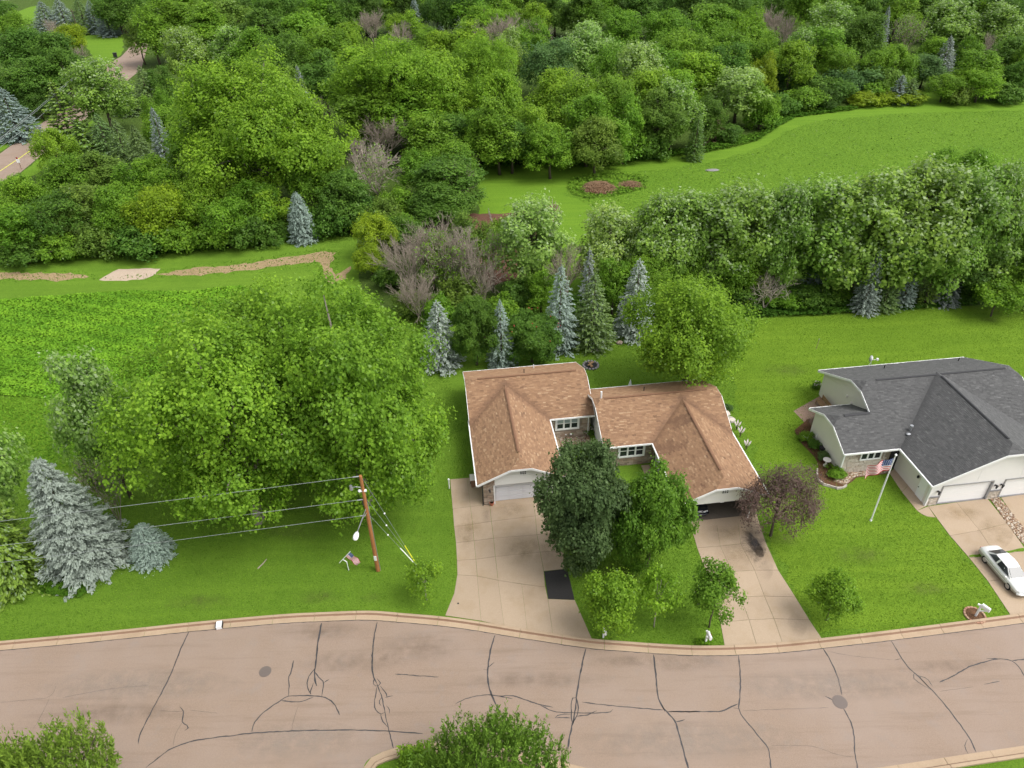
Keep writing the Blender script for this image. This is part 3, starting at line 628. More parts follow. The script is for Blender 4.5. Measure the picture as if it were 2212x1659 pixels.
def bare(H=9., Rr=3.6, mat='twig', stems=5, depth=5, r0=.13, spread=.5, leafy=0, fine=.014):
    """leafless tree: real forked branches down to fine twigs"""
    segs = []; tips = []
    def grow(p, d, L, r, k):
        a = p
        for i in range(3):
            d2 = unit(d + rng.normal(size=3) * .1 + np.array([0, 0, .045])); b = a + d2 * L / 3; segs.append((a, b, r * (1 - .13 * i), r * (1 - .13 * (i + 1)))); a = b; d = d2
            if k > 0 and i > 0:
                for _ in range(rng.integers(1, 3)):
                    sdir = unit(d + rng.normal(size=3) * spread * .9 + np.array([0, 0, .05])); grow(a, sdir, L * rng.uniform(.5, .78), max(fine, r * .52), k - 1)
        if k > 0: grow(a, unit(d + rng.normal(size=3) * spread * .35), L * .72, max(fine, r * .66), k - 1)
        else: tips.append(a)
    for s in range(stems):
        an = 6.283 * s / stems + rng.normal() * .3; tilt = spread * rng.uniform(.3, 1.1) if stems > 1 else .05
        grow(np.array([0, 0, 0.]), unit(np.array([math.cos(an) * tilt, math.sin(an) * tilt, 1.])), H * .4, r0 * rng.uniform(.7, 1.1), depth - 1)
    a = np.array([s[0] for s in segs]); b = np.array([s[1] for s in segs]); ra = np.array([s[2] for s in segs]); rb = np.array([s[3] for s in segs])
    top = b[:, 2].max(); wid = np.percentile(np.linalg.norm(b[:, :2], axis=1), 96); sc_ = np.array([Rr / wid, Rr / wid, H / top]); a = a * sc_; b = b * sc_
    d = unit(b - a); u = unit(np.cross(d, np.array([.31, .22, .93]))); v = np.cross(d, u); n = len(a); V = np.empty((n, 6, 3))
    for k in range(3):
        o_ = u * math.cos(k * 2.094) + v * math.sin(k * 2.094); V[:, k] = a + o_ * ra[:, None]; V[:, 3 + k] = b + o_ * rb[:, None]
    base = np.arange(n)[:, None] * 6; F = np.concatenate([base + np.array([[0, 1, 4, 3]]), base + np.array([[1, 2, 5, 4]]), base + np.array([[2, 0, 3, 5]])])
    thick = ra > .045
    big = np.concatenate([thick] * 3)
    tk = mesh_np('trunk', V.reshape(-1, 3), F[big], mat); tw = mesh_np('twigs', V.reshape(-1, 3), F[~big], mat)
    parts = [tk, tw]
    if leafy:
        tp = np.array(tips) * sc_; tp = tp[rng.integers(0, len(tp), leafy)] + rng.normal(size=(leafy, 3)) * .25
        parts.append(leaf_quads('leaves', tp, rng.normal(size=(leafy, 3)) + np.array([0, 0, 1.]), rng.uniform(.18, .34, leafy), rng.uniform(.3, .8, leafy), (rng.random(leafy) < .2) * .5))
    return dict(H=H, R=Rr, parts=parts)

def strip_protos(pr):
    for o_ in pr['parts']: C.objects.unlink(o_)
    return pr
GREEN = dict(mid=(0.164, 0.31, 0.0248), bright=(0.203, 0.353, 0.0251), dark=(0.112, 0.223, 0.0273), yellow=(0.235, 0.345, 0.018), olive=(0.167, 0.267, 0.0372), blue=(0.3, 0.365, 0.305), grspruce=(0.13, 0.217, 0.0558), blgreen=(0.109, 0.211, 0.0558), purple=(0.165, 0.116, 0.099), maple=(0.16, 0.292, 0.0286), darkmaple=(0.106, 0.167, 0.054), silver=(0.217, 0.36, 0.0558), palesilver=(0.267, 0.409, 0.0868), slate=(0.238, 0.292, 0.259), brown=(0.16, 0.1, 0.06), whitepine=(0.152, 0.257, 0.0315), deep=(0.0818, 0.167, 0.0223), fresh=(0.201, 0.345, 0.0254), cottonwood=(0.199, 0.353, 0.0274), locust=(0.19, 0.336, 0.0246))
PV = {}
PV['wood'] = [strip_protos(broad(11, 4.6, int(rng.integers(24, 46)), 26, 15, .29, rng.uniform(.26, .4), .05, tuft_r=rng.uniform(.42, .6), shape=rng.uniform(.4, 1.3), open_=rng.uniform(0, .15))) for _ in range(8)]
PV['tall'] = [strip_protos(broad(14, 4.2, int(rng.integers(34, 52)), 26, 15, .29, rng.uniform(.26, .36), .06, tuft_r=rng.uniform(.42, .6), shape=rng.uniform(.6, 1.4))) for _ in range(4)]
PV['airy'] = [strip_protos(broad(13, 4.2, 40, 22, 10, .34, .27, .06, tuft_r=.6, open_=.25)) for _ in range(3)]
PV['silver'] = [strip_protos(broad(12, 4.4, int(rng.integers(36, 54)), 26, 13, .31, rng.uniform(.25, .33), .03, pale=.26, stretch=1.2, tuft_r=.4, shape=rng.uniform(.9, 1.5))) for _ in range(5)]
PV['shrub'] = [strip_protos(broad(4, 3., 30, 20, 11, .28, rng.uniform(.28, .4), .0, tuft_r=.36, shape=.4, skirt=.2)) for _ in range(4)]
PV['cotton'] = [strip_protos(broad(16, 8., 88, 38, 24, .225, .25, .01, tuft_r=.48, trunk_r=.42, fork=.14, shape=.7, skirt=.3, bark='pale_bark')) for _ in range(3)]
PV['locust'] = [strip_protos(broad(9.5, 5.2, 64, 38, 22, .18, .25, .08, tuft_r=.42, skirt=.2, open_=.18, stretch=.3, shape=.7, trunk_r=.2))]
PV['maple'] = [strip_protos(broad(7., 3.8, 60, 44, 22, .165, .25, .02, tuft_r=.27, shape=.5, skirt=.2, trunk_r=.16)) for _ in range(3)]
PV['plum'] = [strip_protos(broad(4.6, 2.9, 34, 34, 15, .13, .3, .16, tuft_r=.34, shape=.2, trunk_r=.09, open_=.2, aspect=.5))]
PV['young'] = [strip_protos(broad(4.2, 1.6, 26, 28, 15, .135, .36, .12, tuft_r=.26, trunk_r=.05, shape=.8, open_=.2)) for _ in range(3)]
PV['sapling'] = [strip_protos(broad(3., 1.05, 16, 20, 9, .12, .4, .18, tuft_r=.2, trunk_r=.03, shape=1.2, open_=.3, bark='pale_bark')) for _ in range(2)]
PV['spruce'] = [strip_protos(spruce(9, 2.1, .26, 10, 26, .25, .27, width=.5)) for _ in range(4)]
PV['spruce_thin'] = [strip_protos(spruce(9, 1.5, .28, 8, 20, .22, .27, rag=.35, width=.5)) for _ in range(2)]
PV['spruce_big'] = [strip_protos(spruce(8.6, 3.1, .18, 17, 90, .2, .21, .62, rag=.28, width=.45)) for _ in range(1)]
PV['spruce_dense'] = [strip_protos(spruce(4, 1.5, .12, 15, 44, .18, .14, .6, width=.5))]
PV['whitepine'] = [strip_protos(spruce(11, 3.2, .7, 9, 34, -.12, .6, .8, rag=.4, width=.5))]
PV['norway'] = [strip_protos(spruce(8, 2.6, .28, 13, 60, .35, .26, .8, rag=.25))]
PV['mugo'] = [strip_protos(pine(3.4, 3.6, 2200, 11, .19, .06, inner=2500)), strip_protos(pine(3.4, 3.6, 2200, 11, .19, .06, inner=2500))]
PV['bare'] = [strip_protos(bare(9, 3.8, 'twig', 5, 5, .12, .5)), strip_protos(bare(9, 3.8, 'twig_pink', 6, 5, .1, .45))]
PV['bare_grey'] = [strip_protos(bare(9, 4., 'twig_grey', 6, 5, .12, .55, 500))]
PV['bare_leafy'] = [strip_protos(bare(9, 3.6, 'twig', 5, 5, .1, .5, 1500))]
PV['bare_shrub'] = [strip_protos(bare(4.5, 3., 'twig_grey', 7, 4, .07, .7))]
MESHUSE = {}
COUNT = {}
def plant(name, kind, loc, h, r, colr, cat='tree', label=None, group=None, var=None, rz=None, yfac=1.):
    pr = PV[kind][(var if var is not None else COUNT.get(kind, 0)) % len(PV[kind])]; COUNT[kind] = COUNT.get(kind, 0) + 1
    root = empty(name, loc, random.uniform(0, 6.28) if rz is None else rz); root.scale = (r / pr['R'], r / pr['R'] * yfac, h / pr['H'])
    for p in pr['parts']:
        c = p.copy(); c.name = p.name.split('.')[0]; C.objects.link(c); c.parent = root
        j = random.uniform(.92, 1.08); col = GREEN[colr] if isinstance(colr, str) else colr
        c.color = (col[0] * j * random.uniform(.93, 1.07), col[1] * j, col[2] * j, 1)
    tag(root, label, cat, group); return root

def by_top(x, y, wpx, h, base=None):
    """ground point, height and radius of a tree whose tip is seen at x, y"""
    if base:
        lo, hi = .3, 34.
        for _ in range(40):
            h = (lo + hi) / 2; p = at(x, y, h)
            if seen((p.x, p.y, 0))[1] < base: lo = h
            else: hi = h
    p = at(x, y, h); k = seen((p.x, p.y, h * .6))[2]
    return Vector((p.x, p.y, 0)), h, wpx / 2 * k / 1562

NAMES = dict(cotton='broadleaf_tree', wood='broadleaf_tree', tall='broadleaf_tree', airy='broadleaf_tree', silver='silver_maple', shrub='shrub', spruce='spruce_tree', spruce_thin='spruce_tree', spruce_big='spruce_tree', spruce_dense='spruce_tree', whitepine='pine_tree', norway='spruce_tree', bare='bare_tree', bare_grey='bare_tree', bare_leafy='bare_tree', bare_shrub='bare_shrub')
WORDS = dict(cottonwood='bright green', locust='bright green', purple='purple', darkmaple='dark green', mid='mid green', bright='bright green', dark='dark green', yellow='yellow green', olive='olive green', blue='blue', grspruce='green', blgreen='bluish green', silver='pale topped', palesilver='silvery pale', slate='grey blue', brown='brown', whitepine='soft green', deep='deep green', fresh='fresh green', maple='green')
KW = dict(cotton='huge spreading tree', wood='round leafy tree', tall='tall leafy tree', airy='loose airy tree', silver='silver maple', shrub='low shrub', spruce='spruce', spruce_thin='slim spruce', whitepine='white pine', norway='drooping spruce', bare='leafless brown tree', bare_grey='leafless grey tree', bare_leafy='half bare tree', bare_shrub='bare grey shrub', spruce_big='spruce', spruce_dense='spruce')
REG = dict(belt="in the left thicket", road='beside the far country road', edge="at the wood's meadow edge", deep='deep inside the wood', top='at the far end of the wood', hedge="in the right hedgerow", yard='behind the brown roofed duplex', scrub="in the scrub left of the meadow", nook="beyond the right end of the meadow", lot='on the left lawn')
ORD = '' and 'x' or 'first second third fourth fifth sixth seventh eighth ninth tenth eleventh twelfth thirteenth fourteenth fifteenth sixteenth seventeenth eighteenth nineteenth twentieth'.split() + ['number %d' % k for k in range(21, 60)]
TREES = [
 # left thicket, front rows
 ('belt', [('wood', 25, 380, 105, 8, 'bright'), ('wood', 100, 278, 88, 9, 'bright'), ('wood', 130, 332, 130, 9, 'mid'), ('tall', 200, 330, 115, 9, 'olive'), ('wood', 265, 348, 110, 9, 'mid'), ('wood', 310, 338, 110, 9, 'bright'), ('wood', 355, 362, 105, 8.5, 'mid'),
   ('wood', 30, 445, 110, 8, 'mid'), ('wood', 95, 425, 120, 8.5, 'dark'), ('airy', 165, 400, 120, 9, 'olive'), ('wood', 235, 402, 110, 9, 'mid'), ('wood', 325, 405, 125, 9, 'yellow'), ('wood', 425, 372, 115, 10, 'bright'), ('wood', 520, 385, 125, 9, 'mid'), ('wood', 560, 405, 110, 8.5, 'bright', 505),
   ('wood', 660, 320, 105, 12, 'mid', 470), ('wood', 728, 370, 110, 10, 'dark', 490), ('wood', 470, 430, 100, 7.5, 'mid'), ('wood', -25, 425, 110, 9, 'mid'), ('shrub', 120, 505, 90, 4, 'mid'), ('shrub', 200, 490, 100, 4.5, 'olive'), ('shrub', 290, 490, 110, 4.5, 'dark'), ('shrub', 370, 478, 100, 4.5, 'mid'),
   ('shrub', 40, 515, 100, 3.8, 'dark'), ('shrub', 540, 470, 95, 4.5, 'dark'), ('shrub', 455, 480, 90, 4.2, 'mid'), ('shrub', 590, 480, 70, 3.2, 'dark'), ('spruce_thin', 573, 480, 22, 2.6, 'slate'),
   ('cotton', 520, 118, 320, 20, 'bright', 455), ('tall', 415, 190, 130, 17, 'mid', 430), ('tall', 640, 190, 120, 17, 'bright', 440), ('wood', 640, 260, 130, 13, 'bright'), ('wood', 400, 270, 120, 12, 'mid'), ('airy', 585, 130, 130, 17, 'olive')]),
 ('road', [('silver', 390, 60, 100, 15, 'silver'), ('silver', 487, 58, 100, 15, 'silver'), ('silver', 192, 128, 125, 15, 'silver'), ('whitepine', 108, 172, 95, 14, 'whitepine', 305), ('whitepine', 165, 260, 130, 9, 'whitepine'), ('spruce', 327, 232, 52, 11, 'slate'), ('spruce', 206, 245, 75, 10, 'grspruce'),
   ('spruce', 244, 255, 60, 9.5, 'grspruce'), ('norway', 285, 268, 75, 9, 'grspruce'), ('wood', 320, 205, 80, 11, 'mid'), ('spruce', 258, 158, 60, 9, 'grspruce'), ('spruce', 300, 142, 60, 10, 'grspruce'), ('wood', 338, 145, 70, 9, 'dark'), ('airy', 285, 40, 52, 12, 'olive', 140), ('airy', 310, 10, 80, 16, 'mid'),
   ('wood', 40, 62, 110, 15, 'dark'), ('wood', 100, 68, 100, 15, 'dark'), ('tall', 60, 125, 110, 14, 'dark', 248), ('tall', 122, 105, 85, 14, 'dark', 232), ('wood', 12, 140, 90, 13, 'dark', 250), ('spruce', 0, 190, 90, 13, 'slate', 300), ('wood', 66, 188, 80, 9, 'deep', 258), ('spruce', 85, 2, 60, 13, 'slate', 72), ('spruce', 122, -4, 58, 13, 'slate', 72), ('spruce', 165, -2, 60, 13, 'grspruce', 72), ('spruce', 190, 0, 45, 12, 'slate', 72),
   ('bare', 98, 38, 55, 9, 'mid'), ('bare', 152, 92, 62, 9, 'mid'), ('wood', 142, 52, 60, 9, 'yellow'), ('shrub', 195, 140, 66, 5, 'deep'), ('wood', 20, 22, 60, 10, 'mid'), ('spruce', 38, 38, 30, 6, 'blue'), ('wood', 345, 190, 70, 10, 'mid')]),
 ('edge', [('cotton', 850, 84, 240, 17, 'bright', 318), ('tall', 765, 100, 150, 16, 'bright', 300), ('tall', 945, 105, 130, 16, 'bright', 310), ('tall', 890, 190, 150, 13, 'mid', 335), ('tall', 800, 170, 150, 14, 'mid'), ('wood', 965, 175, 130, 13, 'bright'), ('wood', 930, 250, 130, 10, 'mid'), ('wood', 985, 245, 100, 9.5, 'dark'),
   ('cotton', 1048, 74, 135, 14, 'bright', 250), ('silver', 1100, 58, 72, 14, 'silver'), ('wood', 1178, 84, 115, 13, 'blgreen'), ('silver', 1268, 46, 115, 15, 'palesilver'), ('silver', 1388, 94, 115, 15, 'palesilver'), ('wood', 1205, 150, 125, 13, 'bright'), ('wood', 1075, 152, 110, 14, 'bright'), ('tall', 1075, 215, 110, 13, 'mid'),
   ('wood', 1245, 165, 130, 13, 'bright'), ('tall', 1272, 200, 120, 13, 'mid'), ('wood', 1355, 208, 115, 12, 'mid'), ('wood', 1145, 228, 110, 11, 'bright'), ('wood', 1405, 150, 120, 13, 'bright'), ('wood', 1104, 258, 95, 9.5, 'dark'), ('wood', 1190, 268, 105, 9.5, 'mid'), ('wood', 1290, 255, 115, 10, 'olive'), ('wood', 1320, 160, 110, 14, 'mid'),
   ('tall', 1430, 195, 100, 12, 'olive'), ('silver', 1462, 172, 110, 13, 'silver'), ('spruce', 1512, 238, 42, 9, 'deep'), ('spruce_thin', 1555, 232, 36, 6.5, 'brown'), ('wood', 1535, 205, 70, 10, 'dark'), ('silver', 1605, 148, 130, 11, 'palesilver'), ('wood', 1655, 180, 70, 9, 'mid'), ('shrub', 1060, 305, 80, 4.5, 'mid'), ('shrub', 1150, 302, 90, 4.5, 'olive'), ('shrub', 1240, 300, 95, 4.5, 'dark'), ('shrub', 1335, 292, 100, 5, 'mid'), ('shrub', 1410, 285, 80, 5, 'dark'), ('shrub', 1575, 268, 60, 3.5, 'dark'), ('wood', 1030, 235, 90, 11, 'mid')]),
 ('deep', [('wood', 700, 60, 130, 15, 'mid'), ('wood', 640, 30, 120, 15, 'mid'), ('tall', 560, 20, 120, 16, 'dark'), ('wood', 600, 75, 110, 15, 'dark'), ('tall', 430, 8, 110, 16, 'mid'), ('tall', 360, -8, 110, 17, 'mid'), ('airy', 490, -8, 110, 16, 'olive'), ('tall', 690, 110, 110, 14, 'dark'), ('wood', 750, 50, 90, 13, 'bright'), ('tall', 545, 60, 110, 15, 'mid'), ('spruce', 640, 140, 42, 13, 'slate'), ('bare', 690, 205, 90, 9, 'mid'),
   ('wood', 1475, 62, 125, 14, 'mid'), ('wood', 1580, 52, 115, 14, 'mid'), ('wood', 1652, 68, 100, 13, 'mid'), ('wood', 1580, 95, 110, 13, 'dark'), ('wood', 1510, 112, 120, 13, 'bright'), ('wood', 1475, 150, 90, 12, 'bright'), ('wood', 1440, 105, 110, 13, 'mid'), ('wood', 1545, 8, 140, 14, 'mid'), ('wood', 1450, 20, 110, 14, 'mid'), ('wood', 1625, 20, 100, 13, 'bright'), ('wood', 1660, 115, 70, 11, 'yellow'), ('bare', 1678, 8, 72, 12, 'mid'), ('bare', 1705, 30, 60, 11, 'mid'),
   ('silver', 1805, 2, 115, 15, 'silver'), ('wood', 1780, 60, 125, 13, 'mid'), ('silver', 1740, 62, 70, 13, 'silver'), ('wood', 1885, 28, 95, 14, 'dark'), ('wood', 1720, 90, 90, 12, 'bright'), ('wood', 1815, 98, 85, 10, 'mid'), ('wood', 1895, 110, 72, 9, 'mid'), ('wood', 1942, 96, 75, 10, 'mid'), ('wood', 1330, 90, 90, 14, 'mid'), ('wood', 1160, 40, 90, 12, 'mid'), ('airy', 1010, 45, 90, 12, 'bright')]),
 ('top', [('wood', 740, -12, 90, 14, 'dark'), ('wood', 690, -10, 90, 14, 'mid'), ('bare', 800, 15, 70, 11, 'mid'), ('bare', 866, 42, 70, 11, 'mid'), ('bare', 1094, 25, 90, 11, 'mid'), ('bare', 1146, 38, 80, 11, 'mid'), ('bare', 1045, 38, 70, 11, 'mid'), ('airy', 885, 22, 60, 11, 'fresh'), ('airy', 1045, 10, 85, 12, 'fresh'), ('airy', 1092, 2, 60, 12, 'fresh'), ('wood', 955, 66, 70, 10, 'bright'), ('airy', 850, 30, 55, 10, 'fresh'), ('wood', 915, 58, 60, 9, 'mid'),
   ('spruce', 850, -10, 28, 11, 'slate'), ('spruce', 893, -8, 34, 12, 'slate'), ('spruce', 917, 4, 24, 9, 'slate'), ('spruce', 940, 2, 24, 9, 'slate'), ('spruce', 980, -2, 22, 9, 'slate'), ('wood', 870, -25, 80, 14, 'deep'), ('wood', 960, -22, 90, 14, 'deep'), ('wood', 1060, -18, 90, 12, 'dark'), ('wood', 1200, -10, 90, 12, 'dark'), ('wood', 1300, -8, 80, 10, 'mid'), ('wood', 1260, -20, 90, 14, 'dark'), ('wood', 1390, -14, 90, 13, 'dark'), ('wood', 1350, 20, 90, 12, 'mid'), ('wood', 1500, -22, 110, 14, 'mid'), ('wood', 1590, -20, 100, 14, 'dark'), ('wood', 1690, -22, 90, 13, 'dark'), ('wood', 1880, -18, 90, 13, 'dark'), ('spruce', 1922, 12, 28, 12, 'slate'), ('wood', 1950, -12, 90, 13, 'mid'),
   ('bare_leafy', 1978, 28, 75, 12, 'mid'), ('silver', 2065, 3, 120, 14, 'silver'), ('silver', 2172, 8, 110, 14, 'silver'), ('wood', 2020, -18, 90, 13, 'dark'), ('wood', 2120, -20, 100, 14, 'mid'), ('wood', 2215, -10, 90, 14, 'dark'), ('wood', 800, -22, 90, 14, 'deep'), ('airy', 1160, 0, 60, 12, 'bright'), ('wood', 600, -20, 100, 15, 'dark'), ('wood', 240, -14, 80, 13, 'deep'), ('spruce', 215, -6, 50, 12, 'slate')]),
 ('nook', [('bare', 2140, 64, 50, 10, 'mid'), ('spruce', 2056, 78, 52, 10, 'slate'), ('spruce', 2082, 92, 34, 8, 'slate'), ('wood', 2100, 74, 62, 10, 'mid'), ('wood', 2120, 108, 105, 10, 'mid'), ('wood', 2028, 82, 62, 9, 'bright'), ('wood', 2192, 78, 85, 11, 'dark'), ('wood', 2130, 150, 85, 7, 'bright'), ('wood', 2008, 118, 80, 7.5, 'blgreen'), ('wood', 2050, 160, 70, 6, 'mid'), ('shrub', 1700, 142, 110, 6, 'blgreen'), ('shrub', 1760, 160, 90, 5.5, 'dark'), ('shrub', 1740, 190, 90, 4.5, 'mid'), ('shrub', 1650, 225, 70, 5, 'mid'), ('shrub', 1830, 148, 90, 6, 'blgreen'), ('shrub', 1885, 138, 110, 6.5, 'blgreen'), ('shrub', 1935, 150, 80, 6, 'olive'), ('spruce_thin', 1952, 162, 40, 6, 'slate'), ('spruce_thin', 1975, 168, 40, 5.5, 'grspruce'), ('shrub', 1810, 170, 80, 5, 'dark'), ('shrub', 1795, 192, 60, 4, 'deep'),
   ('shrub', 1870, 200, 75, 2.6, 'yellow'), ('shrub', 1920, 198, 75, 2.6, 'yellow'), ('shrub', 1968, 196, 70, 2.6, 'yellow'), ('shrub', 1690, 200, 80, 4.5, 'dark'), ('shrub', 1900, 175, 80, 4, 'mid'), ('wood', 1965, 120, 75, 7.5, 'mid'), ('wood', 2205, 130, 85, 8, 'dark'), ('shrub', 2080, 185, 60, 4, 'olive'), ('shrub', 2180, 180, 80, 4, 'dark'), ('wood', 2230, 90, 80, 11, 'mid')]),
 ('scrub', [('bare', 815, 240, 130, 10, 'mid'), ('bare_grey', 800, 305, 150, 9, 'mid'), ('bare', 760, 290, 90, 8, 'mid'), ('wood', 960, 345, 165, 8.5, 'dark'), ('wood', 985, 305, 100, 9, 'mid'), ('wood', 905, 330, 90, 8, 'mid'), ('bare_leafy', 985, 340, 70, 9, 'mid'), ('wood', 955, 395, 140, 6.5, 'dark'), ('shrub', 740, 400, 110, 6.5, 'deep'), ('shrub', 705, 440, 90, 5, 'dark'), ('wood', 805, 466, 92, 6.5, 'yellow'), ('wood', 795, 530, 70, 4.5, 'yellow'),
   ('bare', 930, 462, 150, 9.5, 'mid'), ('bare', 1010, 490, 150, 9.5, 'mid'), ('bare', 880, 500, 130, 9, 'mid'), ('bare_leafy', 960, 500, 130, 8.5, 'mid'), ('bare_leafy', 1060, 500, 90, 8.5, 'mid'), ('bare', 1040, 545, 110, 7.5, 'mid'), ('bare', 900, 590, 110, 7, 'mid'), ('airy', 1000, 460, 80, 8.5, 'olive'), ('shrub', 1000, 600, 100, 4.5, 'olive'), ('shrub', 870, 470, 80, 5, 'dark'), ('shrub', 1075, 640, 90, 4, 'mid'), ('shrub', 940, 640, 80, 4, 'mid'), ('shrub', 830, 430, 80, 4.5, 'olive'), ('shrub', 780, 440, 80, 4.5, 'dark'), ('shrub', 860, 460, 80, 4.5, 'mid'), ('shrub', 850, 560, 90, 4, 'dark'), ('shrub', 880, 630, 80, 3.5, 'olive'), ('shrub', 1090, 470, 60, 4, 'mid'), ('shrub', 1110, 600, 80, 4, 'dark'), ('airy', 930, 520, 70, 7, 'olive'), ('airy', 1040, 480, 70, 7, 'olive'), ('shrub', 860, 405, 80, 5, 'mid')]),
 ('yard', [('silver', 1150, 432, 155, 10.5, 'palesilver'), ('silver', 1322, 442, 150, 10.5, 'palesilver'), ('bare', 1228, 528, 130, 8.5, 'mid'), ('wood', 1170, 580, 90, 6, 'mid'), ('wood', 1330, 560, 90, 7.5, 'mid'), ('silver', 1385, 480, 90, 10, 'silver'), ('spruce_thin', 1275, 538, 50, 10, 'slate'), ('shrub', 1250, 640, 90, 4, 'dark'), ('wood', 1395, 560, 90, 7.5, 'mid')]),
 ('hedge', [('silver', 1445, 425, 130, 11, 'silver'), ('silver', 1520, 415, 150, 11.5, 'silver'), ('silver', 1615, 402, 160, 11.5, 'silver'), ('silver', 1590, 460, 130, 10, 'maple'), ('silver', 1690, 425, 130, 10.5, 'silver'), ('silver', 1715, 398, 120, 12, 'silver'), ('silver', 1800, 385, 170, 12.5, 'silver'), ('silver', 1850, 430, 140, 11, 'silver'), ('silver', 1910, 368, 190, 13.5, 'silver'), ('silver', 1975, 420, 170, 12, 'silver'), ('silver', 2030, 355, 180, 13.5, 'silver'), ('silver', 2090, 420, 140, 11.5, 'silver'), ('silver', 2140, 362, 130, 13, 'silver'), ('silver', 2205, 400, 150, 12, 'silver'), ('wood', 2200, 470, 130, 10, 'dark'), ('silver', 1535, 520, 90, 7.5, 'silver'), ('wood', 1660, 500, 120, 8.5, 'bright'), ('wood', 1600, 520, 100, 8, 'mid'), ('wood', 1480, 520, 100, 8, 'mid'), ('wood', 1420, 540, 90, 8, 'mid'),
   ('wood', 1780, 500, 90, 8, 'dark'), ('wood', 1900, 470, 110, 8.5, 'mid'), ('wood', 2060, 500, 90, 8, 'dark'), ('wood', 2130, 520, 100, 8, 'deep'), ('wood', 2040, 320, 70, 9, 'mid'), ('wood', 2120, 322, 100, 9, 'mid'), ('silver', 2210, 352, 100, 10, 'silver'), ('shrub', 1760, 615, 100, 2.6, 'dark'), ('shrub', 1700, 620, 90, 2.4, 'mid'), ('shrub', 1600, 610, 110, 3, 'dark'), ('shrub', 1500, 600, 100, 3.4, 'deep'), ('shrub', 1810, 610, 60, 2.4, 'mid'), ('shrub', 2080, 600, 90, 3., 'deep')]),
]
pend = []
TREES.append(('top', [(random.choice(['wood', 'tall', 'wood', 'airy']), x + random.uniform(-20, 20), random.uniform(-34, -14), random.uniform(70, 105), random.uniform(12, 15), random.choice(['mid', 'dark', 'mid', 'bright', 'deep'])) for x in [-30, 232, 275] + list(range(330, 2260, 62))]))
for reg, lst in TREES:
    for kind, x, y, wpx, h, colr, *ft in lst:
        if 'spruce' in kind: wpx *= 1.12
        if reg == 'hedge' and kind == 'silver': wpx *= 1.14
        P0, h, r_ = by_top(x, y, wpx, h, ft[0] if ft else (random.uniform(626, 642) if (reg in ('hedge',) and 'shrub' not in kind and 340 < y < 470) else (632 if kind in ('silver',) and reg == 'yard' else None)))
        pend.append((reg, kind, x, y, P0, h, r_, colr))
for i, (reg, kind, x, y, P0, h, r_, colr) in enumerate(pend):
    same = sorted([q for q in pend if q[0] == reg and KW[q[1]] == KW[kind] and q[7] == colr], key=lambda q: q[2])
    n_ = same.index(pend[i]); look = (WORDS[colr] + ' ' if not kind.startswith('bare') else '') + KW[kind]
    if len(same) == 1: lab = f"{look} {REG[reg]}"
    else:
        o_ = 'leftmost' if n_ == 0 else 'rightmost' if n_ == len(same) - 1 else ORD[n_] + ' from left'
        lab = f"{look} {REG[reg]}, {o_}"
    plant(NAMES[kind], kind, P0, h, r_ * 1.08, colr, 'shrub' if 'shrub' in kind else 'tree', lab, 'trees and shrubs ' + REG[reg])

def one(name, kind, x, y, wpx, base, colr, label, cat='tree', h=None, bx=None, by=None, var=None, rz=None):
    if bx is not None:
        P0 = at(bx, by); lo, hi = .2, 40.
        for _ in range(40):
            h = (lo + hi) / 2
            if seen((P0.x, P0.y, h))[1] > y: lo = h
            else: hi = h
        r_ = wpx / 2 * seen((P0.x, P0.y, h * .6))[2] / 1562
    else: P0, h, r_ = by_top(x, y, wpx, h, base)
    return plant(name, kind, P0, h, r_, colr, cat, label, None, var, rz)
one('cottonwood', 'cotton', 790, 640, 425, None, 'cottonwood', 'huge bright green cottonwood standing between the duplex and the utility pole', bx=795, by=1085, var=0)
one('cottonwood', 'cotton', 520, 700, 440, None, 'cottonwood', 'huge bright green cottonwood overhanging the power lines, left of the utility pole', bx=560, by=1125, var=1)
one('cottonwood', 'cotton', 680, 604, 410, None, 'cottonwood', 'tallest bright green cottonwood, at the back of the big clump on the left lawn', bx=690, by=990, var=2)
one('silver_maple', 'silver', 258, 765, 180, None, 'palesilver', 'silver maple with white leaf undersides left of the cottonwoods', bx=285, by=1075, var=1)
one('silver_maple', 'silver', 28, 862, 180, None, 'palesilver', 'silver maple cut by the left picture edge above the drooping green spruce', bx=48, by=1180, var=2)
one('spruce_tree', 'norway', 15, 1035, 210, None, 'whitepine', 'drooping green spruce at the left picture edge beside the big blue spruce', bx=40, by=1245)
one('spruce_tree', 'spruce_big', 118, 992, 190, None, 'blue', 'largest silvery blue spruce, near the street under the power lines', bx=195, by=1215)
one('spruce_tree', 'spruce_dense', 300, 1133, 98, None, 'blue', 'small dense blue spruce at the right foot of the large blue spruce', bx=332, by=1203)
one('bare_tree', 'bare_leafy', 225, 985, 110, None, 'mid', 'thin half bare tree behind the blue spruces, under the silver maple', bx=262, by=1135)
one('spruce_tree', 'spruce_dense', 641, 415, 70, None, 'blue', 'lone silver blue spruce on the grass where the field track bends', bx=658, by=520)
one('maple_tree', 'maple', 1258, 988, 204, None, 'darkmaple', 'dark green maple in front of the duplex, the darker of the pair', bx=1262, by=1215, var=0)
one('maple_tree', 'maple', 1410, 1004, 190, None, 'maple', 'bright green round maple in front of the duplex beside the dark maple', bx=1396, by=1222, var=2)
one('plum_tree', 'plum', 1690, 1018, 178, None, 'purple', 'purple leaved plum tree beside the open garage', bx=1664, by=1158)
one('locust_tree', 'locust', 1476, 610, 280, None, 'locust', 'broad bright green locust tree overhanging the back of the duplex roof', bx=1472, by=848)
one('sapling', 'sapling', 912, 1208, 78, None, 'fresh', 'slender light green sapling at the guy wire anchor beside the left driveway', bx=922, by=1296)
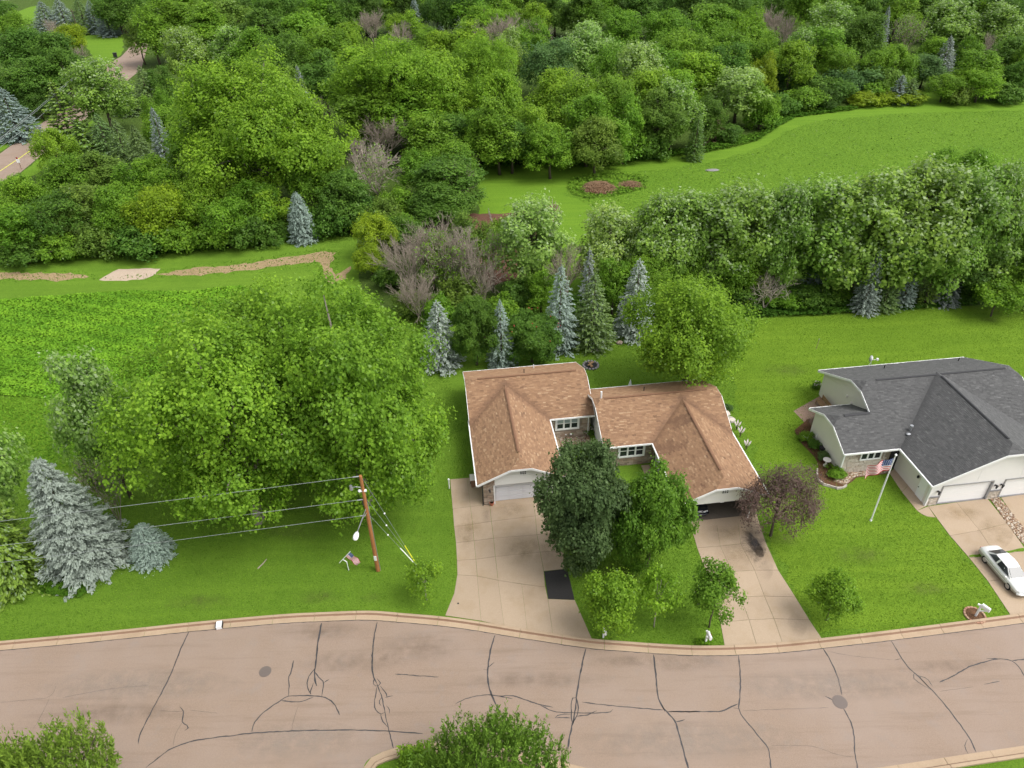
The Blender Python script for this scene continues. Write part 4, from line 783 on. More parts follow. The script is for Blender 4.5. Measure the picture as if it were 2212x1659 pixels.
one('young_tree', 'young', 1318, 1235, 120, None, 'fresh', 'young light green maple beside the asphalt patch, with the mailbox under it', bx=1312, by=1362)
one('sapling', 'sapling', 1432, 1230, 100, None, 'fresh', 'thin light green sapling on a bare pale stem between two young maples', bx=1413, by=1354)
one('young_tree', 'young', 1540, 1230, 108, None, 'maple', 'young dark green maple beside the middle driveway above a white mailbox post', bx=1532, by=1355)
one('young_tree', 'young', 1808, 1250, 104, None, 'fresh', 'young bright green tree on the lawn between the middle and right driveways', bx=1784, by=1340)
one('spruce_tree', 'spruce', 940, 648, 104, None, 'blue', 'blue spruce behind the duplex, nearest the cottonwoods', bx=955, by=788)
one('cherry_tree', 'maple', 1022, 645, 105, None, 'dark', 'dark green leafy tree between two blue spruces behind the left roof', bx=1030, by=788, var=1)
one('spruce_tree', 'spruce', 1068, 648, 74, None, 'blue', 'thin ragged blue spruce squeezed between two dark leafy trees', bx=1084, by=790)
ch = one('cherry_tree', 'maple', 1148, 680, 112, None, 'dark', 'dark green cherry tree dotted with red fruit behind the left roof', bx=1150, by=782, var=0)
one('spruce_tree', 'spruce', 1183, 572, 98, None, 'blue', 'tall pale blue spruce right of the cherry tree', bx=1208, by=752, var=0)
one('spruce_tree', 'spruce', 1276, 590, 112, None, 'grspruce', 'tall green spruce between two blue spruces behind the duplex', bx=1278, by=745)
one('spruce_tree', 'spruce', 1356, 558, 102, None, 'blue', 'tall blue spruce just left of the broad locust tree', bx=1368, by=722)
for i, (x, y, wd, bx, by, col, k, lab) in enumerate([(1745, 550, 60, 1752, 640, 'slate', 'spruce_thin', 'thin grey blue spruce at the hedgerow foot, left of the thick blue spruces'), (1858, 542, 66, 1862, 674, 'blue', 'spruce', 'palest blue spruce standing forward at the hedgerow foot'), (1902, 575, 70, 1905, 668, 'grspruce', 'spruce', 'green spruce at the hedgerow foot right of the palest blue spruce'), (1945, 550, 52, 1948, 660, 'blue', 'spruce', 'narrow blue spruce at the hedgerow foot between two green spruces'), (1990, 565, 50, 1995, 658, 'olive', 'spruce_thin', 'dull green spruce under the hedgerow maples'), (2032, 575, 66, 2038, 655, 'slate', 'spruce', 'rightmost grey blue spruce at the hedgerow foot')]):
    one('spruce_tree', k, x, y, wd, None, col, lab, bx=bx, by=by)
one('bare_shrub', 'bare_shrub', 1652, 580, 105, None, 'mid', 'bare grey fan shaped shrub at the hedgerow foot', 'shrub', bx=1650, by=668)
one('ornamental_tree', 'young', 2152, 605, 108, None, 'mid', 'small dark green tree on a pale trunk on the far right lawn', bx=2140, by=684)
one('broadleaf_tree', 'wood', 2208, 540, 110, None, 'mid', 'green tree cut by the right picture edge above the small trunked tree', bx=2210, by=670)
one('pine_shrub', 'mugo', 1058, 1655, 440, None, 'whitepine', 'bushy green pine in the foreground on the kerbed corner lawn', 'shrub', bx=1062, by=1830, var=0)
one('pine_shrub', 'mugo', 140, 1682, 420, None, 'whitepine', 'bushy green pine cut by the lower left picture corner', 'shrub', bx=140, by=1870, var=1)
one('shrub', 'shrub', 0, 1640, 90, None, 'blgreen', 'small bluish shrub in the lower left corner beside the bushy pine', 'shrub', bx=0, by=1690)
one('shrub', 'shrub', 905, 1636, 110, None, 'bright', 'low bright shrub on the kerbed corner left of the bushy pine', 'shrub', bx=905, by=1668)
# berries on the cherry tree
mb = MB()
for k in range(26):
    a, b = random.uniform(0, 6.28), random.uniform(-.2, 1); q = math.sqrt(1 - min(b * b, .99))
    mb.ball((3.6 * q * math.cos(a), 3.6 * q * math.sin(a), 3.9 + 3.0 * b), .07, 5, 3)
o = mb.build('fruit', 'berry', ch); o['kind'] = 'stuff'

# ---- grasses, crop rows and ground cover: real blades, one mesh each
def tufts(name, poly, n, hgt, wid, col, label, tone=(.2, .8), lean=.5, skip=(), z=.0, pale=0., leafy=False):
    X, Y = scatter(poly, n, skip)
    if leafy:
        f = np.sin(X * .9 + Y * 2.6) * .5 + np.sin(X * .33 - Y * .5 + 1.3) * .5
        c = np.stack([X, Y, z + hgt * (.45 + .3 * f + .35 * rng.random(n))], 1)
        nr = rng.normal(size=(n, 3)) * .45 + np.array([0, 0, 1.]); me = leaf_quads(name, c, nr, wid * rng.uniform(.6, 1.3, n), .5 + .22 * f + rng.normal(size=n) * .14, np.zeros(n), .8, 'blade')
    else:
        a = rng.uniform(0, 6.283, n); hh = hgt * rng.uniform(.5, 1.4, n); ww = wid * rng.uniform(.6, 1.3, n); la = rng.uniform(0, 6.283, n)
        V = np.empty((n, 3, 3)); V[:, 0] = np.stack([X - np.cos(a) * ww / 2, Y - np.sin(a) * ww / 2, np.full(n, z)], 1); V[:, 1] = np.stack([X + np.cos(a) * ww / 2, Y + np.sin(a) * ww / 2, np.full(n, z)], 1)
        V[:, 2] = np.stack([X + np.cos(la) * hh * lean, Y + np.sin(la) * hh * lean, z + hh], 1)
        ff = np.sin(X * .35 + 1.7 * np.sin(Y * .21)) * np.sin(Y * .3 + 1.1)
        me = mesh_np(name, V.reshape(-1, 3), np.arange(3 * n).reshape(n, 3), 'blade', None, {'tone': np.clip(rng.uniform(*tone, n) + ff * .12, 0, 1), 'pale': (rng.random(n) < pale) * .6})
    me.color = (*col, 1); tag(me, label, 'grass', None, 'stuff'); return me
LAWN_L = D((-150, 1100), (-150, 1395), (0, 1384), (405, 1345), (601, 1325), (792, 1320), (961, 1329), (988, 1243), (972, 1034), (1020, 1028), (1010, 900), (960, 800), (400, 950), (100, 1000))
LAWN_R = D((1780, 1376), (2183, 1328), (2020, 1120), (1920, 1010), (1800, 960), (2330, 960), (2330, 660), (1760, 678), (1560, 700), (1230, 770), (980, 780), (1010, 800), (1280, 800), (1290, 850), (1540, 840), (1640, 1040), (1652, 1172), (1718, 1290))
LAWN_M = D((1290, 1388), (1440, 1393), (1560, 1395), (1527, 1240), (1500, 1170), (1300, 1000), (1215, 940), (1225, 1190), (1243, 1296))
tufts('lawn_grass', LAWN_L, 60000, .07, .07, (.115, .22, .016), 'short green grass blades of the left front lawn', tone=(.05, .95), lean=1.2, skip=(DL_OUT,))
tufts('lawn_grass', LAWN_R, 80000, .07, .08, (.128, .228, .016), 'short bright grass blades of the lawn around the two houses', tone=(.05, .95), lean=1.2, skip=(DR_OUT, G_OUT))
tufts('lawn_grass', LAWN_M, 14000, .07, .07, (.1, .195, .014), 'short grass blades of the strip between the two driveways', tone=(.05, .95), lean=1.2, skip=(DL_OUT, DR_OUT))
tufts('crop_rows', CROP, 60000, .26, .3, (.15, .315, .022), 'dense leafy low crop filling the field on the left', leafy=True)
tufts('field_grass', ROUGH, 16000, .18, .12, (.125, .265, .02), 'rough uncut grass below the leafy crop', lean=1.3)
tufts('meadow_grass', MEAD, 30000, .14, .16, (.13, .235, .022), 'tall wavy meadow grass between wood and hedgerow', tone=(.3, .85), pale=.05, lean=1.5)
ES = D((-100, 545), (-100, 562), (120, 566), (330, 552), (560, 534), (690, 512), (765, 512), (690, 490), (330, 530))
tufts('meadow_weeds', MEAD, 3000, .3, .3, (.12, .22, .025), 'scattered leafy weeds in the meadow', leafy=True, tone=(.1, .9))
tufts('track_grass', D((-20, 583), (190, 586), (215, 600), (330, 588), (420, 572), (540, 560), (620, 548), (700, 534), (735, 545), (725, 620), (690, 610), (690, 575), (520, 592), (330, 602), (200, 606), (-20, 610)), 1300, .13, .18, (.09, .19, .015), 'grass growing through the edges of the dirt track', lean=1.2, z=.01)
tufts('edge_weeds', ES, 9000, .55, .35, (.06, .14, .01), 'tall weeds along the foot of the left thicket', leafy=True)
ES2 = D((1035, 345), (1200, 345), (1400, 334), (1530, 316), (1590, 300), (1640, 290), (1680, 256), (1720, 243), (1850, 230), (1850, 238), (1720, 254), (1690, 270), (1640, 304), (1590, 318), (1530, 330), (1400, 347), (1200, 358), (1035, 358))
tufts('edge_weeds', ES2, 7000, .7, .5, (.06, .14, .01), 'tall weeds along the meadow edge of the wood', leafy=True)
ES3 = D((1400, 660), (1420, 695), (1600, 688), (1760, 684), (1900, 674), (2060, 664), (2110, 664), (2100, 640), (1900, 640), (1600, 655))
tufts('edge_weeds', ES3, 7000, .6, .4, (.045, .11, .01), 'dark weeds along the foot of the hedgerow', leafy=True)
tufts('brush_weeds', D((1225, 400), (1240, 385), (1290, 376), (1345, 374), (1400, 385), (1395, 408), (1330, 425), (1270, 430), (1235, 420)), 1800, .6, .4, (.12, .23, .02), 'leafy weeds growing around the brush pile', leafy=True)
tufts('ground_cover', D((80, 1255), (95, 1285), (180, 1292), (190, 1270), (150, 1250)), 500, .4, .35, (.06, .14, .01), 'broad leaved ground cover at the foot of the large blue spruce', leafy=True)
# ------------------------------------------------------------------ houses
TH = R(6.5)
def clip_poly(poly, conv):
    """Sutherland-Hodgman in 2D against a convex counter-clockwise polygon"""
    out = poly
    n = len(conv)
    for i in range(n):
        a, b = conv[i], conv[(i + 1) % n]; inp, out = out, []
        if not inp: return []
        f = lambda p: (b[0] - a[0]) * (p[1] - a[1]) - (b[1] - a[1]) * (p[0] - a[0])
        for j in range(len(inp)):
            p, q = inp[j - 1], inp[j]; fp, fq = f(p), f(q)
            if (fp >= 0) != (fq >= 0):
                t = fp / (fp - fq); x = (p[0] + (q[0] - p[0]) * t, p[1] + (q[1] - p[1]) * t)
                out.append(x)
            if fq >= 0: out.append(q)
    return out
def roof_planes(root, planes, mat, valleys=(), keep=300, expo=.145, tab=.32):
    """planes: lists of 3D corners, the first edge level along the eave direction; every tab is a real lapped piece"""
    roof = MB(); pieces = []
    for pl in planes:
        P = [Vector(p) for p in pl['pts']]; u = Vector(pl['u']).normalized(); nrm = Vector()
        for i in range(len(P)): nrm += (P[i] - P[0]).cross(P[(i + 1) % len(P)] - P[0])
        nrm.normalize()
        if nrm.z < 0: nrm = -nrm; P = P[::-1]
        v = nrm.cross(u).normalized()
        if v.z < 0: v = -v; u = -u
        o0 = min(P, key=lambda p: p.z)
        uv = [((p - o0).dot(u), (p - o0).dot(v)) for p in P]
        if sum(uv[i][0] * uv[(i + 1) % len(uv)][1] - uv[(i + 1) % len(uv)][0] * uv[i][1] for i in range(len(uv))) < 0: uv = uv[::-1]
        roof.slab([p - nrm * .012 for p in P], -nrm * .14)
        umin, umax = min(a for a, _ in uv), max(a for a, _ in uv); vmax = max(b for _, b in uv)
        row = 0; vv = 0.
        while vv < vmax - .01:
            uu = umin - random.uniform(0, tab)
            while uu < umax:
                wd = tab * random.uniform(.7, 1.3)
                q = [(uu + .004, vv), (uu + wd - .004, vv), (uu + wd - .004, vv + expo + .01), (uu + .004, vv + expo + .01)]
                c = clip_poly(q, uv)
                if len(c) >= 3:
                    ar = abs(sum(c[i][0] * c[(i + 1) % len(c)][1] - c[(i + 1) % len(c)][0] * c[i][1] for i in range(len(c)))) / 2
                    if ar > .0006:
                        th = random.choice((.014, .02, .03)); tone = min(1, max(0, random.gauss(.52, .17)))
                        cw3 = o0 + u * (uu + wd / 2) + v * vv
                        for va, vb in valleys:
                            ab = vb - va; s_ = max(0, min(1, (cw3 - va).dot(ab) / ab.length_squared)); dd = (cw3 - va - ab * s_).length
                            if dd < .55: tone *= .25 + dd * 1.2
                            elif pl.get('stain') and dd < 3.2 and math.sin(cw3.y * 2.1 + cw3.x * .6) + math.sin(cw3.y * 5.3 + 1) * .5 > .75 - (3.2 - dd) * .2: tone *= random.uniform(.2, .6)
                        top = [o0 + u * a + v * b + nrm * (.004 + th * (1 - (b - vv) / expo)) for a, b in c]
                        bot = [o0 + u * a + v * b - nrm * .01 for a, b in c]
                        pieces.append((top, bot, tone))
                uu += wd
            vv += expo; row += 1
    M = root.matrix_world.copy() if False else Matrix.Translation(root.location) @ Matrix.Rotation(root.rotation_euler[2], 4, 'Z')
    cp = Vector((0, 0, CAM_H)); d = [((M @ p[0][0]) - cp).length - (4 if len(p[0]) == 4 else 0) for p in pieces]
    inview = []
    for i, p in enumerate(pieces):
        x, y, _ = seen(M @ p[0][0])
        inview.append(0 <= x <= 2212 and 0 <= y <= 1659)
    order = sorted(range(len(pieces)), key=lambda i: (not inview[i], d[i]))
    r = roof.build('roof', mat, root)
    def mk(name, ids):
        V, F, T = [], [], []
        for i in ids:
            top, bot, tone = pieces[i]; n = len(top); b = len(V); V += top + bot
            F.append(tuple(range(b, b + n))); T.append(tone)
            for k in range(n): F.append((b + n + k, b + n + (k + 1) % n, b + (k + 1) % n, b + k)); T.append(tone)
        me = bpy.data.meshes.new(name); me.from_pydata([tuple(q) for q in V], [], F); me.update()
        a = me.attributes.new('tone', 'FLOAT', 'FACE'); a.data.foreach_set('value', np.array(T, np.float32)); me.materials.append(MATS[mat])
        return link(bpy.data.objects.new(name, me), r)
    for i in order[:keep]: mk('shingle', [i])
    o_ = mk('shingle_courses', order[keep:]); o_['kind'] = 'stuff'
    return r

SL, EZ = .4725, 2.75
def P3(x, y, z): return (x, y, z)
def window(root, p, ux, wd, h, n, mat_blind=None, casing=.17, split=True):
    """row of n double hung windows in one white casing; p lower left outside corner, ux along the wall, face normal points out"""
    ux = Vector(ux); nrm = Vector((ux.y, -ux.x, 0)); p = Vector(p)
    def bx(mb, a0, a1, b0, b1, d0, d1):
        c = [p + ux * a + Vector((0, 0, b)) + nrm * d for d in (d0, d1) for a, b in ((a0, b0), (a1, b0), (a1, b1), (a0, b1))]
        mb.add(c, [(3, 2, 1, 0), (4, 5, 6, 7), (0, 1, 5, 4), (1, 2, 6, 5), (2, 3, 7, 6), (3, 0, 4, 7)])
    mb = MB(); cs = casing
    bx(mb, 0, cs, 0, h, 0, .06); bx(mb, wd - cs, wd, 0, h, 0, .06); bx(mb, cs, wd - cs, 0, cs, 0, .062); bx(mb, cs, wd - cs, h - cs * .6, h, 0, .062)
    iw = (wd - 2 * cs) / n
    for k in range(1, n): bx(mb, cs + iw * k - .045, cs + iw * k + .045, cs, h - cs * .6, 0, .055)
    wo = mb.build('window', 'trim_white', root)
    for k in range(n):
        a0, a1 = cs + iw * k + (.045 if k else 0), cs + iw * (k + 1) - (.045 if k < n - 1 else 0); b0, b1 = cs, h - cs * .6; bm_ = (b0 + b1) / 2
        sb = MB()
        for (y0, y1) in (((b0, bm_), (bm_, b1)) if split else ((b0, b1),)):
            bx(sb, a0, a0 + .035, y0, y1, .005, .03); bx(sb, a1 - .035, a1, y0, y1, .005, .03); bx(sb, a0 + .035, a1 - .035, y0, y0 + .035, .005, .031); bx(sb, a0 + .035, a1 - .035, y1 - .035, y1, .005, .031)
            gb = MB(); bx(gb, a0 + .03, a1 - .03, y0 + .03, y1 - .03, .004, .014)
            up_ = y0 > b0 + .01
            gb.build('pane', mat_blind if (mat_blind and up_) else 'glass_dark', wo)
        sb.build('sash', 'trim_white', wo)
    return wo
def stones(root, p, ux, wd, h, mat, holes=(), row=.15, ln=(.25, .55), top=None, name='stone', limit=300):
    """ledgestone facing laid in uneven rows; each stone its own piece"""
    ux = Vector(ux); nrm = Vector((ux.y, -ux.x, 0)); p = Vector(p); z = 0.; k = 0
    while z < h - .03:
        rh = min(row * random.uniform(.75, 1.3), h - z); a = 0.
        while a < wd - .03:
            L = min(random.uniform(*ln), wd - a)
            if wd - a - L < .1: L = wd - a
            lim = top(a + L / 2) if top else h
            ok = z + rh <= lim + .02 and not any(a < hx1 and a + L > hx0 and z < hz1 and z + rh > hz0 for hx0, hx1, hz0, hz1 in holes)
            if ok:
                dp = random.uniform(.03, .075); mb = MB(); g = .008
                c = [p + ux * (a + g + (dx)) + Vector((0, 0, z + g + dz)) for dx, dz in ((0, 0), (L - 2 * g, 0), (L - 2 * g, rh - 2 * g), (0, rh - 2 * g))]
                cc = sum(c, Vector()) / 4
                f_ = [q.lerp(cc, .06) + nrm * dp * random.uniform(.8, 1.1) for q in c]
                mb.add(c + f_, [(4, 5, 6, 7), (0, 1, 5, 4), (1, 2, 6, 5), (2, 3, 7, 6), (3, 0, 4, 7)])
                mb.build(name, mat, root); k += 1
            a += L
        z += rh
    return k
def lantern(root, p, s=1.):
    mb = MB(); x, y, z = p; mb.box(x - .05 * s, x + .05 * s, y - .03, y, z - .08, z + .1); mb.tube([(x, y - .03, z + .1), (x, y - .14 * s, z + .16), (x, y - .16 * s, z + .1)], .014, 5); mb.cyl(x, y - .16 * s, z - .14 * s, z + .08 * s, .05 * s, .085 * s, 6); mb.cyl(x, y - .16 * s, z + .08 * s, z + .16 * s, .1 * s, .02, 6)
    return mb.build('wall_lantern', 'black_metal', root)
def vent_pipe(root, x, y, z, h, r, mat):
    mb = MB(); mb.cyl(x, y, z - .05, z + .05, r * 1.8, r * 1.1, 10); mb.cyl(x, y, z, z + h, r, n=10)
    return mb.build('vent_pipe', mat, root)

# ---------- the brown duplex: two mirrored units, the right one set nearer the street
HO = Vector((-3.11, 44.63, 0)); dup_ = empty('duplex_house', HO, TH)
tag(dup_, 'white sided duplex house with brown shingle roofs and two front garages', 'house')
def unit_planes(X, Y, mir, W=11.9, WW=7.5, DEP=9.05, FY=7.95, CL=.7, CW=.9):
    """planes in unit coordinates: wing on the left (or mirrored to the right)"""
    rh = DEP / 2; zr = EZ + rh * SL; yr = FY + rh; zw = EZ + WW / 2 * SL; yw = FY + WW / 2; zc = zr - CL * SL; zcw = zw - CW * SL
    f = lambda x: (X + W - x) if mir else X + x
    g = lambda pts: [(f(a), Y + b, c) for a, b, c in pts]
    xw = WW / 2
    return [dict(u=(1, 0, 0), pts=g([(0, FY, EZ), (xw, yw, zw), (xw, yr, zr), (CL, yr, zr), (0, yr - CL, zc)])),
            dict(u=(1, 0, 0), pts=g([(WW, FY, EZ), (W, FY, EZ), (W, yr - CL, zc), (W - CL, yr, zr), (xw, yr, zr), (xw, yw, zw)])),
            dict(u=(1, 0, 0), pts=g([(0, FY + DEP, EZ), (W, FY + DEP, EZ), (W, yr + CL, zc), (W - CL, yr, zr), (CL, yr, zr), (0, yr + CL, zc)])),
            dict(u=(0, 1, 0), pts=g([(0, yr - CL, zc), (0, yr + CL, zc), (CL, yr, zr)])), dict(u=(0, 1, 0), pts=g([(W, yr - CL, zc), (W, yr + CL, zc), (W - CL, yr, zr)])),
            dict(u=(0, 1, 0), pts=g([(0, 0, EZ), (0, FY, EZ), (xw, yw, zw), (xw, CW, zw), (xw - CW, 0, zcw)])),
            dict(u=(0, 1, 0), pts=g([(WW, 0, EZ), (WW, FY, EZ), (xw, yw, zw), (xw, CW, zw), (xw + CW, 0, zcw)])),
            dict(u=(1, 0, 0), pts=g([(xw - CW, 0, zcw), (xw + CW, 0, zcw), (xw, CW, zw)]))], f, dict(zr=zr, yr=yr, zw=zw, yw=yw, zc=zc, zcw=zcw, xw=xw, rh=rh)
def unit_shell(root, X, Y, mir, planes_info, W=11.9, WW=7.5, DEP=9.05, FY=7.95, CL=.7, CW=.9, end_white=True):
    _, f, k = planes_info
    yr, zr, zc, zw, zcw, xw, yw = k['yr'], k['zr'], k['zc'], k['zw'], k['zcw'], k['xw'], k['yw']
    # gable end walls and long walls, hollow
    for xe, inn in ((.45, .15), (W - .45, -.15)):
        poly = [(FY + .45, 0), (FY + DEP - .45, 0), (FY + DEP - .45, EZ + .02), (yr + CL, zc - .16), (yr - CL, zc - .16), (FY + .45, EZ + .02)]
        MB().slab([(f(xe), Y + a, b) for a, b in poly], (((-inn if mir else inn)), 0, 0)).build('wall', 'siding_white', root)
    a0, a1 = sorted((f(.45), f(W - .45))); MB().box(a0, a1, Y + FY + DEP - .6, Y + FY + DEP - .45, 0, EZ).build('wall', 'siding_white', root)
    a0, a1 = sorted((f(WW - .5), f(W - .45))); MB().box(a0, a1, Y + FY + .45, Y + FY + .6, 0, EZ).build('wall', 'mortar', root)
    for xe in (.5, WW - .5):
        a0, a1 = sorted((f(xe), f(xe + (.15 if xe < 2 else -.15)))); MB().box(a0, a1, Y + .57, Y + FY + .3, 0, EZ).build('wall', 'siding_white', root)
    # white fascia, rake boards, gutters
    fb = MB(); t = .10
    def beam(p, q, h=.19, w_=.045): fb.beam((f(p[0]), Y + p[1], p[2]), (f(q[0]), Y + q[1], q[2]), w_, h)
    e = .02
    beam((0 - e, yr - CL, zc - t), (0 - e, FY + (.6), EZ - t + .28)); beam((-e, yr + CL, zc - t), (-e, FY + DEP, EZ - t)); beam((-e, yr - CL, zc - t), (-e, yr + CL, zc - t))
    beam((W + e, yr - CL, zc - t), (W + e, FY, EZ - t)); beam((W + e, yr + CL, zc - t), (W + e, FY + DEP, EZ - t)); beam((W + e, yr - CL, zc - t), (W + e, yr + CL, zc - t))
    beam((-e, FY + DEP + e, EZ - .06), (W + e, FY + DEP + e, EZ - .06), .15, .12); beam((WW + .06, FY - e, EZ - .07), (W + e, FY - e, EZ - .07), .16, .11)
    beam((-.06, -.03, EZ - .07), (-.06, FY + .95, EZ - .07), .16, .11); beam((WW + .06, -.03, EZ - .07), (WW + .06, FY - .02, EZ - .07), .16, .11)
    beam((0, -e, EZ - t), (xw - CW, -e, zcw - t)); beam((WW, -e, EZ - t), (xw + CW, -e, zcw - t)); beam((xw - CW, -e, zcw - t), (xw + CW, -e, zcw - t))
    fb.build('fascia', 'trim_white', root)
    # ridge vents
    rv = MB()
    for s in (-1, 1):
        rv.slab([(f(CL + .5), Y + yr, zr + .075), (f(W - CL - .25), Y + yr, zr + .075), (f(W - CL - .25), Y + yr + s * .1, zr + .04), (f(CL + .5), Y + yr + s * .1, zr + .04)], (0, 0, .035))
        rv.slab([(f(xw), Y + CW + .75, zw + .075), (f(xw), Y + yw - .7, zw + .075), (f(xw + s * .12), Y + yw - .7, zw + .03), (f(xw + s * .12), Y + CW + .75, zw + .03)], (0, 0, .035))
    rv.build('ridge_vent', 'ridge_brown', root)
    return f
def garage_front(root, X, Y, f, k, WW, CW, d0, d1, door_open=False):
    xw, zcw = k['xw'], k['zcw']; x0, x1 = sorted((f(.5), f(WW - .5)))
    D0, D1 = sorted((f(d0), f(d1)))
    # stone piers and lintel wall
    wb = MB(); wb.box(x0, D0, Y + .42, Y + .57, 0, EZ - .12); wb.box(D1, x1, Y + .42, Y + .57, 0, EZ - .12); wb.build('wall', 'mortar', root)
    zz = lambda xx: EZ + (min(abs(xx - f(0)), abs(xx - f(WW)))) * SL - .2
    gp = [(D0, 2.2), (D1, 2.2), (D1, min(zz(D1), zcw - .14)), (max(f(xw - CW), f(xw + CW)), zcw - .14), (min(f(xw - CW), f(xw + CW)), zcw - .14), (D0, min(zz(D0), zcw - .14))]
    MB().slab([(a, Y + .36, b) for a, b in gp], (0, .2, 0)).build('gable_panel', 'siding_white', root)
    for xa, xb in ((x0, D0), (D1, x1)):
        sg = MB().slab([(xa, Y + .46, EZ - .14), (xb, Y + .46, EZ - .14), (xb, Y + .46, max(EZ - .1, zz(xb))), (xa, Y + .46, max(EZ - .1, zz(xa)))], (0, .1, 0)); sg.build('wall', 'mortar', root)
        nst = stones(root, (xa, Y + .42, .0), (1, 0, 0), xb - xa, 3.4, 'stone', top=lambda a, xa=xa: zz(xa + a) - .02)
    MB().box(D0 - .11, D0, Y + .33, Y + .6, 0, 2.2).build('door_jamb', 'trim_white', root); MB().box(D1, D1 + .11, Y + .33, Y + .6, 0, 2.2).build('door_jamb', 'trim_white', root)
    lv = MB(); lx = (D0 + D1) / 2; lz = (2.2 + zcw) / 2 + .32
    lo_ = MB().box(lx - .27, lx + .27, Y + .345, Y + .356, lz - .27, lz + .27).build('gable_window', 'dark_gap', root)
    for i in (-1, 0, 1, 2):
        c = lx - .27 + .18 * (i + 1); lv.box(c - .018, c + .018, Y + .325, Y + .344, lz - .29, lz + .29)
        c = lz - .27 + .18 * (i + 1); lv.box(lx - .29, lx + .29, Y + .327, Y + .3445, c - .018, c + .018)
    lv.build('muntin', 'trim_white', lo_)
    MB().box(D0 - .1, D1 + .1, Y - .12, Y + .72, .004, .034).build('threshold', 'concrete', root)
    if not door_open:
        gd = MB().box(D0, D1, Y + .72, Y + .76, .02, 2.2).build('garage_door', 'door_white', root)
        for i in range(4):
            for j in range(4):
                a0 = D0 + .06 + (D1 - D0 - .12) / 4 * j; a1 = a0 + (D1 - D0 - .12) / 4; b0 = .04 + i * .535
                m_ = MB(); m_.box(a0 + .03, a1 - .03, Y + .69, Y + .725, b0 + .015, b0 + .52)
                for q in range(3): m_.box(a0 + .08, a1 - .08, Y + .682, Y + .69, b0 + .05 + q * .155, b0 + .17 + q * .155)
                m_.build('door_panel', 'door_white', gd)
    else:
        MB().box(x0 + .16, x1 - .16, Y + .6, Y + 7.6, .006, .045).build('garage_floor', 'garage_concrete', root)
        MB().box(x0 + .16, x1 - .16, Y + 6.4, Y + 6.55, 0, EZ).build('wall', 'wood', root)
        for xq in (x0 + .16, x1 - .2): MB().box(xq, xq + .04, Y + .6, Y + 6.4, 0, EZ).build('wall', 'wood', root)
        MB().box(x0 + .16, x1 - .16, Y + .8, Y + 6.4, 2.45, 2.5).build('ceiling', 'wood', root)
        gd = MB().box(D0, D1, Y + .75, Y + 3.0, 2.2, 2.25).build('garage_door', 'door_white', root)
        tb = MB(); tb.box(D0 + 2.2, D0 + 2.5, Y + .35, Y + .4, 2.16, 2.2); tb.build('door_handle', 'trim_white', gd)
LU = unit_planes(0, 0, False, W=11.85); RU = unit_planes(11.6, -4.65, True, W=12.0, DEP=8.85, FY=7.85)
RU[0][6]['stain'] = True
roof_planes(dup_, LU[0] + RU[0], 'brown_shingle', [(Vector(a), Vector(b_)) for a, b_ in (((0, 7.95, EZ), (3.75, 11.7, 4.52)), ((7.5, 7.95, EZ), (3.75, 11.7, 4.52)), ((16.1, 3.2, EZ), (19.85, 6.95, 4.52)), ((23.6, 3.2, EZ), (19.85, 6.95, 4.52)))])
unit_shell(dup_, 0, 0, False, LU, W=11.85); unit_shell(dup_, 11.6, -4.65, True, RU, W=12.0, DEP=8.85, FY=7.85)
garage_front(dup_, 0, 0, LU[1], LU[2], 7.5, .9, 1.5, 6.4)
garage_front(dup_, 11.6, -4.65, RU[1], RU[2], 7.5, .9, 1.25, 6.1, True)
window(dup_, (8.15, 8.4, .95), (1, 0, 0), 2.35, 1.5, 3, 'blind'); window(dup_, (13.1, 3.65, .95), (1, 0, 0), 2.5, 1.5, 3)
stones(dup_, (7.05, 8.4, 0), (1, 0, 0), 4.5, 2.6, 'stone', holes=[(1.06, 3.5, .9, 2.5)], row=.17, ln=(.35, .7)); stones(dup_, (12.1, 3.65, 0), (1, 0, 0), 4.45, 2.6, 'stone', holes=[(.96, 3.54, .9, 2.5)], row=.17, ln=(.35, .7))
lantern(dup_, (1.05, .33, 1.75)); lantern(dup_, (22.75, -4.3, 1.75))
ds = MB(); ds.tube([(.36, .5, EZ - .15), (.44, .5, EZ - .4), (.44, .44, .12), (.4, .25, .06)], .045, 6); ds.build('downspout', 'black_metal', dup_)
ds = MB(); ds.tube([(11.35, 8.02, EZ - .2), (11.35, 8.3, EZ - .4), (11.35, 8.3, .1)], .045, 6); ds.build('downspout', 'trim_white', dup_)
ZR = LU[2]['zr']; ZR2 = RU[2]['zr']
vent_pipe(dup_, 12.35, 3.2 + 4.75, ZR2 - .2, .8, .09, 'white_plastic')
def on_back(y, f0, dep): return EZ + (f0 + dep - y) * SL
vent_pipe(dup_, 5.9, 13.6, on_back(13.6, 7.95, 9.05), .45, .05, 'black_metal'); vent_pipe(dup_, 7.2, 15.9, on_back(15.9, 7.95, 9.05), .4, .05, 'white_plastic'); vent_pipe(dup_, 16.9, 9.4, on_back(9.4, 3.2, 8.85), .45, .05, 'black_metal')
wk = empty('entry_walk', HO, TH); tag(wk, kind='structure')
MB().prism([(7.55, 2.6), (8.45, 2.6), (8.45, 8.0), (7.55, 8.0)], .006, .07).build('concrete_slab', 'concrete', wk); MB().prism([(7.55, 8.02), (8.45, 8.02), (8.45, 8.38), (7.55, 8.38)], .006, .15).build('concrete_slab', 'concrete', wk)
MB().prism([(15.3, -1.5), (16.05, -1.5), (16.05, 3.3), (15.3, 3.3)], .006, .09).build('concrete_slab', 'concrete', wk)
def lw(x, y): return HO + Matrix.Rotation(TH, 3, 'Z') @ Vector((x, y, 0))
sheet('stone_bed', [lw(8.5, 7.0), lw(11.5, 7.0), lw(11.5, 8.38), lw(8.5, 8.38)], .014, 'bed_gravel')
